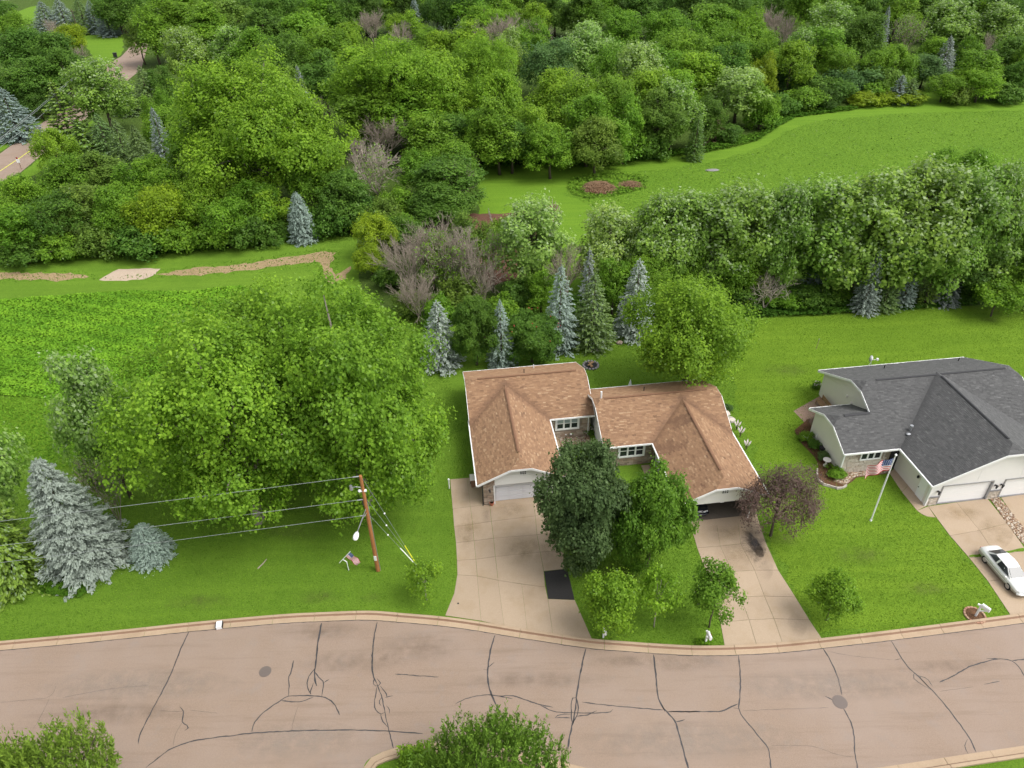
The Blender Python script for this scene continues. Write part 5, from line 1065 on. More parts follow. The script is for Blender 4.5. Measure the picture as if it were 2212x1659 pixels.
def pebbles(name, poly, n, r, mats, label, z=.02):
    X, Y = scatter(poly, n); mb = MB()
    for i in range(n):
        mb.mi = i % len(mats); s = r * random.uniform(.5, 1.4); mb.ball((X[i], Y[i], z), s, 5, 3, (1, random.uniform(.6, 1), .7))
    o_ = mb.build(name, list(mats), None); tag(o_, label, 'pebbles', None, 'stuff'); return o_
plain('pebble_tan', (.36, .25, .16), .8); plain('pebble_brown', (.2, .12, .075), .8); plain('pebble_pale', (.5, .43, .35), .8)
PB = ('pebble_tan', 'pebble_brown', 'pebble_pale')
pebbles('bed_pebbles', [lw(8.5, 7.05), lw(11.4, 7.05), lw(11.4, 8.3), lw(8.5, 8.3)], 420, .07, PB, 'river stones bedding under the left unit window')

# ---------- the grey roofed house on the right
GO = Vector((34.64, 43.35, 0)); gh = empty('grey_roofed_house', GO, TH)
tag(gh, 'cream sided house with dark grey shingle roof, cut by the right picture edge', 'house')
def z_main(y): return EZ + (min(y - 4.84, 17.36 - y)) * SL
yr, zr = 11.1, EZ + 6.26 * SL; wx = 6.55; zw = EZ + wx * SL; yb, zb = 8.17, EZ + 3.33 * SL; XE = 14.5; BX = -5.2; MX = -1.4
yw = 11.05
GP = []
c1, cz = .9, zr - .9 * SL
# main front slope in convex strips, from bump gable across to the wing valley
GP.append(dict(u=(1, 0, 0), pts=[(BX, 4.84, EZ), (0, 4.84, EZ), (0, yb, zb), (BX + .85, yb, zb), (BX, yb - .85, zb - .85 * SL)]))
GP.append(dict(u=(1, 0, 0), pts=[(MX, yb, zb), (0, yb, zb), (0, yr, zr), (MX + c1, yr, zr), (MX, yr - c1, cz)]))
GP.append(dict(u=(1, 0, 0), pts=[(0, 4.84, EZ), (6.2, 11.04, EZ + 6.2 * SL), (6.2, yr, zr), (0, yr, zr)]))
GP.append(dict(u=(1, 0, 0), pts=[(13.1, 4.84, EZ), (XE, 4.84, EZ), (XE, yr - c1, cz), (XE - c1, yr, zr), (6.9, yr, zr), (6.9, 11.04, EZ + 6.2 * SL)]))
GP.append(dict(u=(1, 0, 0), pts=[(MX, 17.36, EZ), (XE, 17.36, EZ), (XE, yr + c1, cz), (XE - c1, yr, zr), (MX + c1, yr, zr), (MX, yr + c1, cz)]))
GP.append(dict(u=(0, 1, 0), pts=[(MX, yr - c1, cz), (MX, yr + c1, cz), (MX + c1, yr, zr)])); GP.append(dict(u=(0, 1, 0), pts=[(XE, yr - c1, cz), (XE, yr + c1, cz), (XE - c1, yr, zr)]))
GP.append(dict(u=(1, 0, 0), pts=[(BX, 11.5, EZ), (-1.0, 11.5, EZ), (-1.0, yb, zb), (BX + .85, yb, zb), (BX, yb + .85, zb - .85 * SL)]))
GP.append(dict(u=(0, 1, 0), pts=[(BX, yb - .85, zb - .85 * SL), (BX, yb + .85, zb - .85 * SL), (BX + .85, yb, zb)]))
cw, zcw = .95, zw - .95 * SL
GP.append(dict(u=(0, 1, 0), pts=[(0, 0, EZ), (0, 4.84, EZ), (wx, 4.84 + wx, zw), (wx, cw, zw), (wx - cw, 0, zcw)]))
GP.append(dict(u=(0, 1, 0), pts=[(2 * wx, 0, EZ), (2 * wx, 4.84, EZ), (wx, 4.84 + wx, zw), (wx, cw, zw), (wx + cw, 0, zcw)]))
GP.append(dict(u=(1, 0, 0), pts=[(wx - cw, 0, zcw), (wx + cw, 0, zcw), (wx, cw, zw)]))
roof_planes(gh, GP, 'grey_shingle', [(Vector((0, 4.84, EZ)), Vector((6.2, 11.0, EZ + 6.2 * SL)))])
W_ = lambda: MB()
MB().slab([(-.95, a, b) for a, b in [(5.3, 0), (16.9, 0), (16.9, EZ), (yr + c1, cz - .16), (yr - c1, cz - .16), (5.3, EZ)]], (.15, 0, 0)).build('wall', 'siding_cream', gh)
MB().slab([(XE - .45, a, b) for a, b in [(5.3, 0), (16.9, 0), (16.9, EZ), (yr + c1, cz - .16), (yr - c1, cz - .16), (5.3, EZ)]], (-.15, 0, 0)).build('wall', 'siding_cream', gh)
MB().slab([(BX + .45, a, b) for a, b in [(5.3, 0), (11.05, 0), (11.05, EZ), (yb + .85, zb - .85 * SL - .16), (yb - .85, zb - .85 * SL - .16), (5.3, EZ)]], (.15, 0, 0)).build('wall', 'siding_cream', gh)
MB().box(BX + .6, -.8, 10.9, 11.05, 0, EZ).build('wall', 'siding_cream', gh); MB().box(-.8, XE - .6, 16.75, 16.9, 0, EZ).build('wall', 'siding_cream', gh)
MB().box(BX + .6, .45, 5.3, 5.45, 0, EZ).build('wall', 'mortar', gh); MB().box(.45, .6, .6, 5.45, 0, EZ).build('wall', 'siding_cream', gh); MB().box(2 * wx - .6, 2 * wx - .45, .6, 5.3, 0, EZ).build('wall', 'siding_cream', gh)
zz = lambda x: min(EZ + min(x, 2 * wx - x) * SL - .18, zcw - .14)
dA = [(1.5, 5.95), (7.15, 11.6)]
xs = [.45, 1.5, 5.95, 7.15, 11.6, 2 * wx - .45]
MB().slab([(.45, .45, 2.16), (2 * wx - .45, .45, 2.16), (2 * wx - .45, .45, zz(2 * wx - .45)), (wx + cw, .45, zcw - .14), (wx - cw, .45, zcw - .14), (.45, .45, zz(.45))], (0, .15, 0)).build('gable_panel', 'siding_white', gh)
for xa, xb in ((.45, 1.4), (6.05, 7.05), (11.7, 12.65)):
    MB().box(xa, xb, .46, .6, 0, 2.16).build('wall', 'siding_white', gh); MB().box(xa, xb, .36, .46, .93, 1.01).build('stone_sill', 'far_roof', gh)
    stones(gh, (xa, .46, 0), (1, 0, 0), xb - xa, .93, 'pale_stone', row=.14, ln=(.2, .4))
for d0, d1 in dA:
    MB().box(d0 - .1, d0, .40, .75, 0, 2.1).build('door_jamb', 'grey_metal', gh); MB().box(d1, d1 + .1, .40, .75, 0, 2.1).build('door_jamb', 'grey_metal', gh); MB().box(d0 - .1, d1 + .1, .405, .45, 2.1, 2.2).build('door_lintel', 'grey_metal', gh)
    gd = MB().box(d0, d1, .62, .66, .04, 2.12).build('garage_door', 'trim_white', gh)
    for i in range(4):
        MB().box(d0 + .02, d1 - .02, .585, .622, .05 + i * .515, .05 + i * .515 + .505).build('door_panel', 'trim_white', gd)
    MB().box(d0, d1, .45, .72, .004, .04).build('threshold', 'far_roof', gh)
for x in (1.1, 6.3, 6.85): lantern(gh, (x, .44, 1.6), 1.3)
MB().box(.38, .5, .38, .62, 0, EZ - .1).build('corner_board', 'trim_white', gh); MB().box(BX + .38, BX + .5, 5.23, 5.35, 0, EZ - .1).build('corner_board', 'trim_white', gh)
for xx in (4.4, 8.3): MB().box(xx - .015, xx + .015, .435, .452, 2.3, zz(xx) - .05).build('batten', 'trim_white', gh)
dr_ = MB().box(.40, .455, .95, 1.85, .05, 2.1).build('side_door', 'trim_white', gh); MB().ball((.37, 1.75, 1.0), .05, 6, 4).build('handle', 'black_metal', dr_)
lo_ = MB(); lo_.ball((.33, 2.15, 1.8), .12, 6, 4, (1, 1, 1.4)); lo_.build('wall_lantern', 'black_metal', gh)
window(gh, (-3.2, 5.3, 1.35), (1, 0, 0), 2.0, .85, 3, None, .1, False)
stones(gh, (BX + .5, 5.3, 0), (1, 0, 0), 4.4, 2.6, 'pale_stone', holes=[(1.45, 3.6, 1.3, 2.25), (4.1, 4.5, 0, 2.2)], row=.18, ln=(.3, .6))
MB().box(-.35, .4, 5.2, 5.31, .05, 2.1).build('front_door', 'dark_gap', gh)
fw_ = MB().box(-.99, -.945, 11.2, 11.75, 1.3, 2.2).build('window', 'trim_white', gh); MB().box(-1.0, -.985, 11.28, 11.67, 1.38, 2.12).build('pane', 'glass_dark', fw_)
for q in ((12.4, 2.9), (11.5, 2.75)): MB().box(-1.06, -.95, q[0], q[0] + .18, q[1], q[1] + .22).build('vent_cap', 'siding_cream', gh)
fb = MB(); t = .1; e = .02
def fbm(p, q, h=.2, w_=.05): fb.beam(p, q, w_, h)
fbm((MX - e, yr - c1, cz - t), (MX - e, 8.3, z_main(8.3) - t)); fbm((MX - e, yr + c1, cz - t), (MX - e, 17.36, EZ - t)); fbm((MX - e, yr - c1, cz - t), (MX - e, yr + c1, cz - t))
fbm((MX, 17.38, EZ - .06), (XE, 17.38, EZ - .06), .16, .12); fbm((BX - e, yb - .85, zb - .85 * SL - t), (BX - e, 4.84, EZ - t)); fbm((BX - e, yb + .85, zb - .85 * SL - t), (BX - e, 11.5, EZ - t)); fbm((BX - e, yb - .85, zb - .85 * SL - t), (BX - e, yb + .85, zb - .85 * SL - t))
fbm((BX, 11.52, EZ - .06), (MX + .3, 11.52, EZ - .06), .16, .1); fbm((BX, 4.82, EZ - .07), (-.05, 4.82, EZ - .07), .17, .12); fbm((-.06, -.02, EZ - .07), (-.06, 4.8, EZ - .07), .17, .12)
fbm((0, -e, EZ - t), (wx - cw, -e, zcw - t)); fbm((2 * wx, -e, EZ - t), (wx + cw, -e, zcw - t)); fbm((wx - cw, -e, zcw - t), (wx + cw, -e, zcw - t)); fbm((XE + e, yr + c1, cz - t), (XE + e, 17.36, EZ - t)); fbm((XE + e, yr - c1, cz - t), (XE + e, 4.84, EZ - t))
fb.build('fascia', 'trim_white', gh)
rv = MB()
for s in (-1, 1):
    rv.slab([(.4, yr, zr + .06), (XE - c1 - .3, yr, zr + .06), (XE - c1 - .3, yr + s * .1, zr + .02), (.4, yr + s * .1, zr + .02)], (0, 0, .035)); rv.slab([(wx, cw + .5, zw + .06), (wx, 10.6, zw + .06), (wx + s * .1, 10.6, zw + .02), (wx + s * .1, cw + .5, zw + .02)], (0, 0, .035))
    rv.slab([(BX + 1.3, yb, zb + .06), (MX - .1, yb, zb + .06), (MX - .1, yb + s * .15, zb - .01), (BX + 1.3, yb + s * .15, zb - .01)], (0, 0, .03))
rv.build('ridge_vent', 'ridge_grey', gh)
vp = MB(); vx, vy = 1.55, 6.25; vzz = EZ + 1.35 * SL; vp.cyl(vx, vy, vzz - .1, vzz + .5, .09, n=10); vp.cyl(vx, vy, vzz + .5, vzz + .66, .15, n=10); vp.cyl(vx, vy, vzz - .1, vzz + .06, .22, .1, 10); vp.ball((vx - .35, vy - .35, vzz), .16, 8, 5, (1.5, 1, .7)); vp.build('flue', 'grey_metal', gh)
vent_pipe(gh, 4.4, 15.6, EZ + 1.76 * SL, .4, .05, 'black_metal'); vent_pipe(gh, 12.6, 15.9, EZ + 1.46 * SL, .4, .05, 'black_metal')
def gw(x, y): return GO + Matrix.Rotation(TH, 3, 'Z') @ Vector((x, y, 0))
o = empty('satellite_dish', gw(4.0, 17.2) + Vector((0, 0, EZ + .05)), TH); tag(o, 'white satellite dish on the back eave of the grey roofed house', 'satellite dish')
mb = MB(); mb.tube([(-.25, 0, -.05), (0, 0, .55)], .022, 6); mb.tube([(.2, .1, -.05), (0, 0, .5)], .018, 6); mb.tube([(0, 0, .5), (.05, 0, .85)], .025, 6); mb.build('mast', 'white_plastic', o)
mb = MB(); mb.tube([(.08, -.02, .88), (-.02, .03, .92), (-.12, .06, .95)], [.05, .25, .34], 14); mb.build('dish', 'white_plastic', o, True)
mb = MB(); mb.tube([(.05, 0, .8), (.5, -.1, .85)], .02, 5); mb.box(.45, .62, -.2, 0, .78, .98); mb.build('receiver_arm', 'white_plastic', o)
sheet('patio', [gw(-4.75, 14.6), gw(-.98, 16.6), gw(-.98, 11.1), gw(-3.7, 11.1), gw(-4.3, 11.4)], .02, 'patio_concrete')
sheet('garden_border', D((1716, 930), (1728, 955), (1758, 986), (1768, 1003), (1764, 1030), (1775, 1044), (1808, 1056), (1826, 1050), (1842, 1040), (1850, 1032), (1900, 1026), (1924, 1022), (1928, 1006), (1816, 1012), (1795, 985), (1762, 940), (1745, 905)), .022, 'mulch')
sheet('gravel_bed', D((1800, 1040), (1826, 1048), (1848, 1030), (1920, 1022), (1925, 1006), (1830, 1012), (1812, 1022)), .026, 'bed_gravel')
pebbles('bed_pebbles', D((1800, 1038), (1826, 1046), (1848, 1029), (1918, 1020), (1922, 1008), (1830, 1013), (1812, 1022)), 700, .08, PB, 'tan river stones in the bed before the grey roofed house', .03)
GS = D((2135, 1077), (2158, 1075), (2200, 1126), (2240, 1172), (2262, 1200), (2240, 1204), (2205, 1170), (2175, 1131), (2146, 1088))
sheet('gravel_strip', GS, .02, 'bed_gravel'); pebbles('strip_pebbles', GS, 900, .08, PB, 'brown river stones between the two right driveways', .035)
sheet('grass_seam', D((2092, 1200), (2166, 1192), (2216, 1184), (2216, 1190), (2166, 1197), (2094, 1205)), .036, 'lawn', kind='structure', rag=.06, step=.3)
ed = empty('bed_edging', (0, 0, 0)); tag(ed, 'curved grey timber edging round the flower bed of the grey roofed house', 'edging')
pl = resample(smooth_line(D((1766, 1015), (1765, 1033), (1776, 1047), (1795, 1053), (1812, 1057), (1828, 1051)), 5), .55)
for a, b in zip(pl, pl[1:]):
    for lay in (0, .11): MB().beam(a + Vector((random.uniform(-.04, .04), random.uniform(-.04, .04), .06 + lay)), b + Vector((random.uniform(-.04, .04), random.uniform(-.04, .04), .06 + lay)), .11, .1).build('timber', 'timber', ed)
# ------------------------------------------------------------------ vehicles
def sedan(name, loc, ang, paint, lower, label, group=None):
    """four door sedan, nose along +x in its own frame"""
    root = empty(name, loc, ang); tag(root, label, 'car', group)
    # body loft: station x, half width, belt height, sill height, hood/deck height at the centre
    st = [(-2.46, .62, .60, .40, .66), (-2.40, .78, .68, .28, .86), (-2.15, .86, .74, .24, .98), (-1.75, .895, .78, .22, 1.02), (-1.3, .905, .80, .2, 1.03), (-.6, .915, .80, .18, 1.0), (.2, .915, .79, .18, .98), (.9, .91, .77, .2, .96), (1.3, .9, .74, .22, .92), (1.8, .875, .7, .24, .85), (2.15, .81, .64, .26, .76), (2.38, .68, .55, .3, .64), (2.46, .5, .5, .36, .52)]
    V, F, M = [], [], []; ring = 11
    for x, hw, bh, sh, ch in st:
        prof = [(-hw * .93, sh), (-hw, sh + .16), (-hw, bh - .13), (-hw * .985, bh), (-hw * .9, (bh + ch) / 2 + .03), (0, ch), (hw * .9, (bh + ch) / 2 + .03), (hw * .985, bh), (hw, bh - .13), (hw, sh + .16), (hw * .93, sh)]
        V += [(x, a, b) for a, b in prof]
    n = len(st)
    for i in range(n - 1):
        for j in range(ring):
            a, b = i * ring + j, i * ring + (j + 1) % ring
            F.append((a, b, b + ring, a + ring)); M.append(1 if j in (0, 1, 8, 9, 10) else 0)
    F += [tuple(range(ring)), tuple(range((n - 1) * ring, n * ring))[::-1]]; M += [1, 1]
    mb = MB(); mb.v = V; mb.f = F; mb.m = M; mb.mi = 1
    body = mb.build('body', [paint, lower], root, True)
    cb = MB()   # cabin: roof panel with pillars
    lo = [(-1.72, .70, 1.0), (-.35, .80, .98), (.55, .80, .96), (1.22, .70, .93)]; hi = [(-1.0, .52, 1.40), (-.35, .58, 1.45), (.1, .57, 1.44), (.42, .53, 1.39)]
    v = []
    for s in (-1, 1):
        v += [(x, s * y, z) for x, y, z in lo] + [(x, s * y, z) for x, y, z in hi]
    mid = [(x, 0, z + .03) for x, y, z in hi]; v += mid
    f = [(4, 5, 17, 16), (5, 6, 18, 17), (6, 7, 19, 18), (16, 17, 13, 12), (17, 18, 14, 13), (18, 19, 15, 14)]
    for b, fl in ((0, 0), (8, 1)):
        for i in range(3): q = (b + i, b + i + 1, b + i + 5, b + i + 4); f.append(q if not fl else q[::-1])
    f += [(0, 4, 16, 12, 8), (3, 11, 15, 19, 7)]
    cb.add(v, f); cb.build('cabin', paint, root)
    def gl(pts, out, name='window', off=.012):
        c = sum((Vector(p) for p in pts), Vector()) / len(pts)
        MB().slab([Vector(p).lerp(c, .09) + Vector(out) * off for p in pts], Vector(out) * .006).build(name, 'glass_dark', root)
    gl([(1.22, -.70, .93), (1.22, .70, .93), (.42, .53, 1.39), (.42, -.53, 1.39)], (.5, 0, .85), 'windscreen', .05); gl([(-1.72, -.70, 1.0), (-1.72, .70, 1.0), (-1.0, .52, 1.40), (-1.0, -.52, 1.40)], (-.5, 0, .85), 'rear_window', .05)
    for s in (-1, 1):
        gl([(-.40, s * .80, .985), (.55, s * .80, .965), (1.1, s * .725, .94), (.42, s * .535, 1.385), (.1, s * .57, 1.435), (-.33, s * .58, 1.44)], (0, s, .4)); gl([(-1.5, s * .72, 1.0), (-.47, s * .795, .985), (-.42, s * .575, 1.435), (-1.0, s * .525, 1.395)], (0, s, .4))
        MB().box(-1.4, 1.25, s * .925 - .012, s * .925 + .012, .50, .56).build('trim_strip', paint, root)
        for x0 in (-.55, .45): MB().box(x0, x0 + .17, s * .925 - .015, s * .925 + .015, .72, .76).build('door_handle', paint, root)
        mm = MB(); mm.ball((.98, s * .98, .98), .1, 8, 5, (.7, 1.2, .8)); mm.build('wing_mirror', paint, root, True)
        for x0 in (-1.42, 1.42):
            wb = MB(); wb.tube([(x0, s * .72, .32), (x0, s * .90, .32)], [.33, .33], 20); wh = wb.build('tyre', 'tyre', root)
            rb = MB(); rb.tube([(x0, s * .88, .32), (x0, s * .915, .32)], [.21, .2], 16)
            for k in range(5):
                a = k * 1.2566; rb.beam((x0, s * .918, .32), (x0 + .19 * math.cos(a), s * .918, .32 + .19 * math.sin(a)), .05, .012, (0, 1, 0))
            rb.build('rim', 'rim', wh)
        MB().slab([(2.41, s * .30, .58), (2.33, s * .68, .58), (2.28, s * .70, .70), (2.36, s * .32, .69)], (.03, 0, .015)).build('headlight', 'headlight', root)
        MB().slab([(-2.44, s * .40, .62), (-2.40, s * .76, .62), (-2.39, s * .76, .78), (-2.43, s * .42, .78)], (-.02, 0, .01)).build('tail_light', 'tail_red', root)
    MB().box(2.44, 2.475, -.3, .3, .5, .6).build('grille', 'black_metal', root)
    bp = MB(); bp.tube([(2.3, -.8, .42), (2.47, -.5, .42), (2.52, 0, .42), (2.47, .5, .42), (2.3, .8, .42)], .09, 8); bp.build('front_bumper', paint, root, True)
    bp = MB(); bp.tube([(-2.28, -.82, .48), (-2.46, -.5, .48), (-2.5, 0, .48), (-2.46, .5, .48), (-2.28, .82, .48)], .09, 8); bp.build('rear_bumper', lower, root, True)
    return root
ra, fa = at(2122, 1215), at(2170.6, 1272.5)
hd = (fa - ra).normalized(); ce = (ra + fa) / 2 + Vector((-hd.y, hd.x, 0)) * .88
car1 = sedan('parked_car', ce + Vector((0, 0, .03)), math.atan2(hd.y, hd.x), 'car_white', 'car_silver', 'white four door sedan parked on the right driveway, cut by the picture edge')
car1.scale = ((fa - ra).length / 2.84,) * 3
sedan('parked_car', lw(18.35, -1.35) + Vector((0, 0, .045)), TH + R(-90), 'car_navy', 'car_navy', 'dark car standing inside the open garage of the brown roofed duplex')

# ------------------------------------------------------------------ flags
def flag(root, origin, hoist, fly, hL, fL, wave, name='flag', stars=True):
    """thirteen sewn stripes and a starred blue field on one waving cloth"""
    o = Vector(origin); h = Vector(hoist).normalized(); f_ = Vector(fly).normalized(); nr = h.cross(f_).normalized()
    nx = 20
    def pt(i, j, d=0.): return o - h * (hL * j / 13) + f_ * (fL * i / nx) + nr * (wave * math.sin(i * .55 + j * .16) * (i / nx) ** .6 + d) - Vector((0, 0, 1)) * (.25 * fL * (i / nx) ** 2)
    cl = None
    for mat, nm in (('flag_red', 'stripe'), ('flag_white', 'stripe'), ('flag_blue', 'canton')):
        mb = MB()
        for j in range(13):
            for i in range(nx):
                ink = 'flag_blue' if (j < 7 and i < nx * .4) else ('flag_red' if j % 2 == 0 else 'flag_white')
                if ink == mat: mb.add([pt(i, j), pt(i + 1, j), pt(i + 1, j + 1), pt(i, j + 1)], [(0, 1, 2, 3)])
        p = mb.build('flag_cloth' if cl is None else nm, mat, root if cl is None else cl)
        if cl is None: cl = p
        elif mat == 'flag_white': p['kind'] = 'stuff'
    cl['label'] = 'waving flag with red and white stripes and a starred blue field'
    sb = MB()
    for a in range(5):
        for b in range(4):
            for sd_ in (1, -1):
                c = pt(.9 + a * 1.5, .9 + b * 1.55, .006 * sd_); s = hL * .028
                sb.add([c - h * s - f_ * s * .7, c - h * s * -.2 - f_ * s, c + h * s, c - h * s * -.2 + f_ * s, c - h * s + f_ * s * .7, c - h * s * .3], [(0, 1, 2, 3, 4, 5)])
    s_ = sb.build('star', 'flag_white', cl); s_['kind'] = 'stuff'
    return cl
# tall flagpole before the grey house
b = at(1881, 1124.6); o = empty('flagpole', b); tag(o, 'tall white flagpole with large flag before the grey roofed house', 'flagpole')
for hh in (6.0, 6.4, 6.8, 7.2):
    if seen((b.x, b.y, hh))[1] < 992: break
mb = MB(); mb.tube([(0, 0, 0), (0, 0, hh)], [.06, .035], 8); mb.build('pole', 'white_plastic', o); mb = MB(); mb.cyl(0, 0, 0, .12, .11, .08, 10); mb.build('base', 'white_plastic', o); mb = MB(); mb.ball((0, 0, hh + .06), .1, 8, 5); mb.build('finial', 'white_plastic', o)
MB().tube([(-.06, -.02, .9), (-.12, -.04, hh * .5), (-.07, -.02, hh - .1)], .008, 4).build('halyard', 'white_plastic', o)
flag(o, (-.06, 0, hh - .25), (0, 0, 1), (-1, -.1, -.15), 1.25, 1.9, .16)
# small flag on a bent white post under the power lines
b = at(753.4, 1231.5); o = empty('flag_post', b); tag(o, 'short bent white post holding a small slanted flag near the utility pole', 'flag post')
mb = MB(); mb.tube([(0, 0, 0), (-.02, .02, .95), (-.28, .05, 1.2)], .035, 6); mb.build('post', 'white_plastic', o)
mb = MB(); mb.tube([(-.62, .05, .82), (.42, .05, 2.1)], .03, 6); mb.build('staff', 'white_plastic', o)
flag(o, (.36, .05, 2.02), (.63, 0, .77), (.8, -.3, -.5), .62, 1.0, .07)
b = at(1500, 1292); o = empty('flag_stick', b); tag(o, 'little flag on a stick against the young dark green maple', 'flag')
MB().tube([(0, 0, 0), (.16, .05, 1.35)], .012, 5).build('stick', 'white_plastic', o); flag(o, (.16, .05, 1.32), (.12, .04, 1), (-.5, -.2, -.9), .3, .5, .03)

# ------------------------------------------------------------------ utility pole, lamp, wires, guys
b = at(817, 1232); PH = 10.
for _ in range(60):
    if seen((b.x, b.y, PH))[1] > 1027: PH += .05
    else: PH -= .05
po = empty('utility_pole', b); tag(po, 'brown wooden utility pole with street lamp on the left lawn', 'utility pole')
MB().tube([(0, 0, -.2), (0, 0, PH * .5), (0, 0, PH)], [.18, .15, .115], 10).build('pole', 'pole_wood', po)
def pz(y):
    z = 0.
    while seen((b.x, b.y, z))[1] > y and z < 14: z += .02
    return z
zl = pz(1097); lp = at(771.6, 1150, zl + .35) - b
la = MB(); la.tube([(0, 0, zl - .45), tuple(lp * .45 + Vector((0, 0, (zl - .05) * .55 + 0))), tuple(lp)], .028, 6); la.tube([(0, 0, zl), (lp.x * .5, lp.y * .5, zl + .22), tuple(lp)], .03, 6); la.build('lamp_arm', 'grey_metal', po)
lh = MB(); dv = Vector((lp.x, lp.y, 0)).normalized(); lh.tube([tuple(lp - dv * .05), tuple(lp + dv * .1), tuple(lp + dv * .38), tuple(lp + dv * .62), tuple(lp + dv * .72)], [.07, .15, .21, .17, .05], 10); lh.build('lamp_head', 'white_plastic', po, True)
mb = MB(); z9 = pz(1053); mb.tube([(-.1, 0, z9), (-.45, -.05, z9 + .12), (-.75, -.1, z9 + .1)], .03, 6); mb.cyl(-.8, -.1, z9 - .1, z9 + .28, .13, .1, 10); mb.build('cutout', 'grey_metal', po)
mb = MB(); z8 = pz(1060); mb.tube([(-.24, 0, z8), (.24, 0, z8)], .11, 10); mb.ball((-.26, -.02, z8), .13, 8, 5); mb.build('insulator', 'white_plastic', po)
MB().tube([(.19, -.03, 0), (.15, -.03, pz(1085))], .03, 6).build('conduit', 'grey_metal', po); MB().box(-.1, .1, -.2, -.16, 1.35, 1.85).build('pole_tag', 'white_plastic', po)
za, zb_, zc_ = PH - .05, pz(1079), pz(1113)
for (z, yl, lab) in ((za, 1118, 'topmost of the three power lines running left from the pole'), (zb_, 1171, 'middle power line running left from the pole'), (zc_, 1208, 'lowest power line running left from the pole')):
    s = Vector((b.x - .1, b.y, z)); e = at(0, yl, z - .1); d = (e - s); e2 = s + d * 1.5
    pts = [s + d * 1.5 * k / 14 + Vector((0, 0, -.35 * math.sin(math.pi * k / 14 / 1.5 * .9))) * (1 if k else 0) for k in range(15)]
    o = empty('power_line', s); tag(o, lab, 'power line')
    MB().tube([p - s for p in pts], .017, 5).build('conductor', 'wire', o); mb = MB(); mb.tube([(0, 0, 0), tuple((pts[1] - s).normalized() * .45)], .05, 6); mb.build('clamp', 'grey_metal', o)
an = at(899, 1218)
for z, gt, lab in ((PH - .3, 'yellow_plastic', 'highest guy wire, with a yellow guard at its foot'), (zb_, None, 'middle guy wire between pole and lawn anchor'), (zc_, 'white_plastic', 'lowest guy wire, with a pale guard at its foot')):
    s = Vector((b.x + .12, b.y, z)); e = an + Vector((0, 0 if gt != 'white_plastic' else -.12, 0)); o = empty('guy_wire', e); tag(o, lab, 'guy wire')
    MB().tube([s - e, (0, 0, 0)], .016, 5).build('cable', 'wire', o)
    q = (s - e)
    if gt: MB().tube([(0, 0, 0), q.normalized() * 2.4], .045, 6).build('guard', gt, o)
    mb = MB(); mb.ball(q * .62, .07, 8, 5); mb.build('insulator', 'white_plastic', o)

# ------------------------------------------------------------------ mailboxes, pots, bins and other small things
def mailbox(px, label, ang=0., arm=True, sc_=1.):
    o = empty('mailbox', at(*px), ang); tag(o, label, 'mailbox', 'kerbside mailboxes'); o.scale = (sc_,) * 3
    MB().box(-.055, .055, -.055, .055, 0, 1.15).build('post', 'white_plastic', o); MB().beam((0, 0, .55), (0, -.42, 1.0), .08, .08).build('brace', 'white_plastic', o); MB().box(-.06, .06, -.55, .2, 1.0, 1.1).build('arm', 'white_plastic', o)
    pts = [(-.1, 1.1), (.1, 1.1), (.1, 1.24)] + [(.1 * math.cos(a), 1.24 + .1 * math.sin(a)) for a in np.linspace(.3, 2.84, 6)] + [(-.1, 1.24)]
    MB().slab([(x, -.55, z) for x, z in pts], (0, .52, 0)).build('box', 'white_plastic', o); MB().box(.1, .115, -.35, -.32, 1.15, 1.4).build('signal_flag', 'tail_red', o)
    return o
mailbox((1303, 1377), 'white mailbox under the young light green maple by the left driveway', TH, sc_=.95)
mailbox((1524, 1388), 'white mailbox on a leafy ring of plants beside the middle driveway', TH, sc_=1.05)
mailbox((2107, 1331), 'white mailbox in a round brick edged bed at the right driveway', TH + R(25), sc_=1.1)
tufts('ring_plants', D((1500, 1384), (1505, 1394), (1535, 1395), (1542, 1386), (1530, 1381), (1510, 1380)), 150, .3, .16, (.11, .22, .012), 'leafy ring of low plants round the middle mailbox', leafy=True)
o = empty('brick_ring', at(2105, 1330)); tag(o, 'round bed of tan bricks around the right mailbox', 'flower bed')
MB().cyl(0, 0, .005, .06, .62, n=20).build('mulch', 'mulch', o)
for k in range(18):
    a = k * 6.283 / 18; c = Vector((.68 * math.cos(a), .68 * math.sin(a), .06)); MB().beam(c - Vector((-math.sin(a), math.cos(a), 0)) * .1, c + Vector((-math.sin(a), math.cos(a), 0)) * .1, .12, .14).build('brick', 'brick_red', o)
o = empty('driveway_post', at(970.7, 1055)); tag(o, 'white marker post at the upper corner of the left driveway', 'post'); MB().cyl(0, 0, 0, 1.05, .055, n=8).build('shaft', 'white_plastic', o); mb = MB(); mb.ball((0, 0, 1.08), .1, 8, 5); mb.build('cap', 'white_plastic', o)
o = empty('trash_bin', at(1024, 1049), TH); tag(o, 'brown wheeled trash bin against the left garage wall', 'trash bin'); MB().add([(-.24, -.26, .05), (.24, -.26, .05), (.24, .26, .05), (-.24, .26, .05), (-.3, -.33, .95), (.3, -.33, .95), (.3, .33, .95), (-.3, .33, .95)], [(3, 2, 1, 0), (0, 1, 5, 4), (1, 2, 6, 5), (2, 3, 7, 6), (3, 0, 4, 7), (4, 5, 6, 7)]).build('body', 'brown_plastic', o)
MB().slab([(-.33, -.37, .95), (.33, -.37, .95), (.33, .37, 1.02), (-.33, .37, 1.02)], (0, 0, .05)).build('lid', 'siding_cream', o)
for s in (-1, 1): MB().tube([(s * .25, .3, .1), (s * .31, .3, .1)], .1, 10).build('wheel', 'tyre', o)
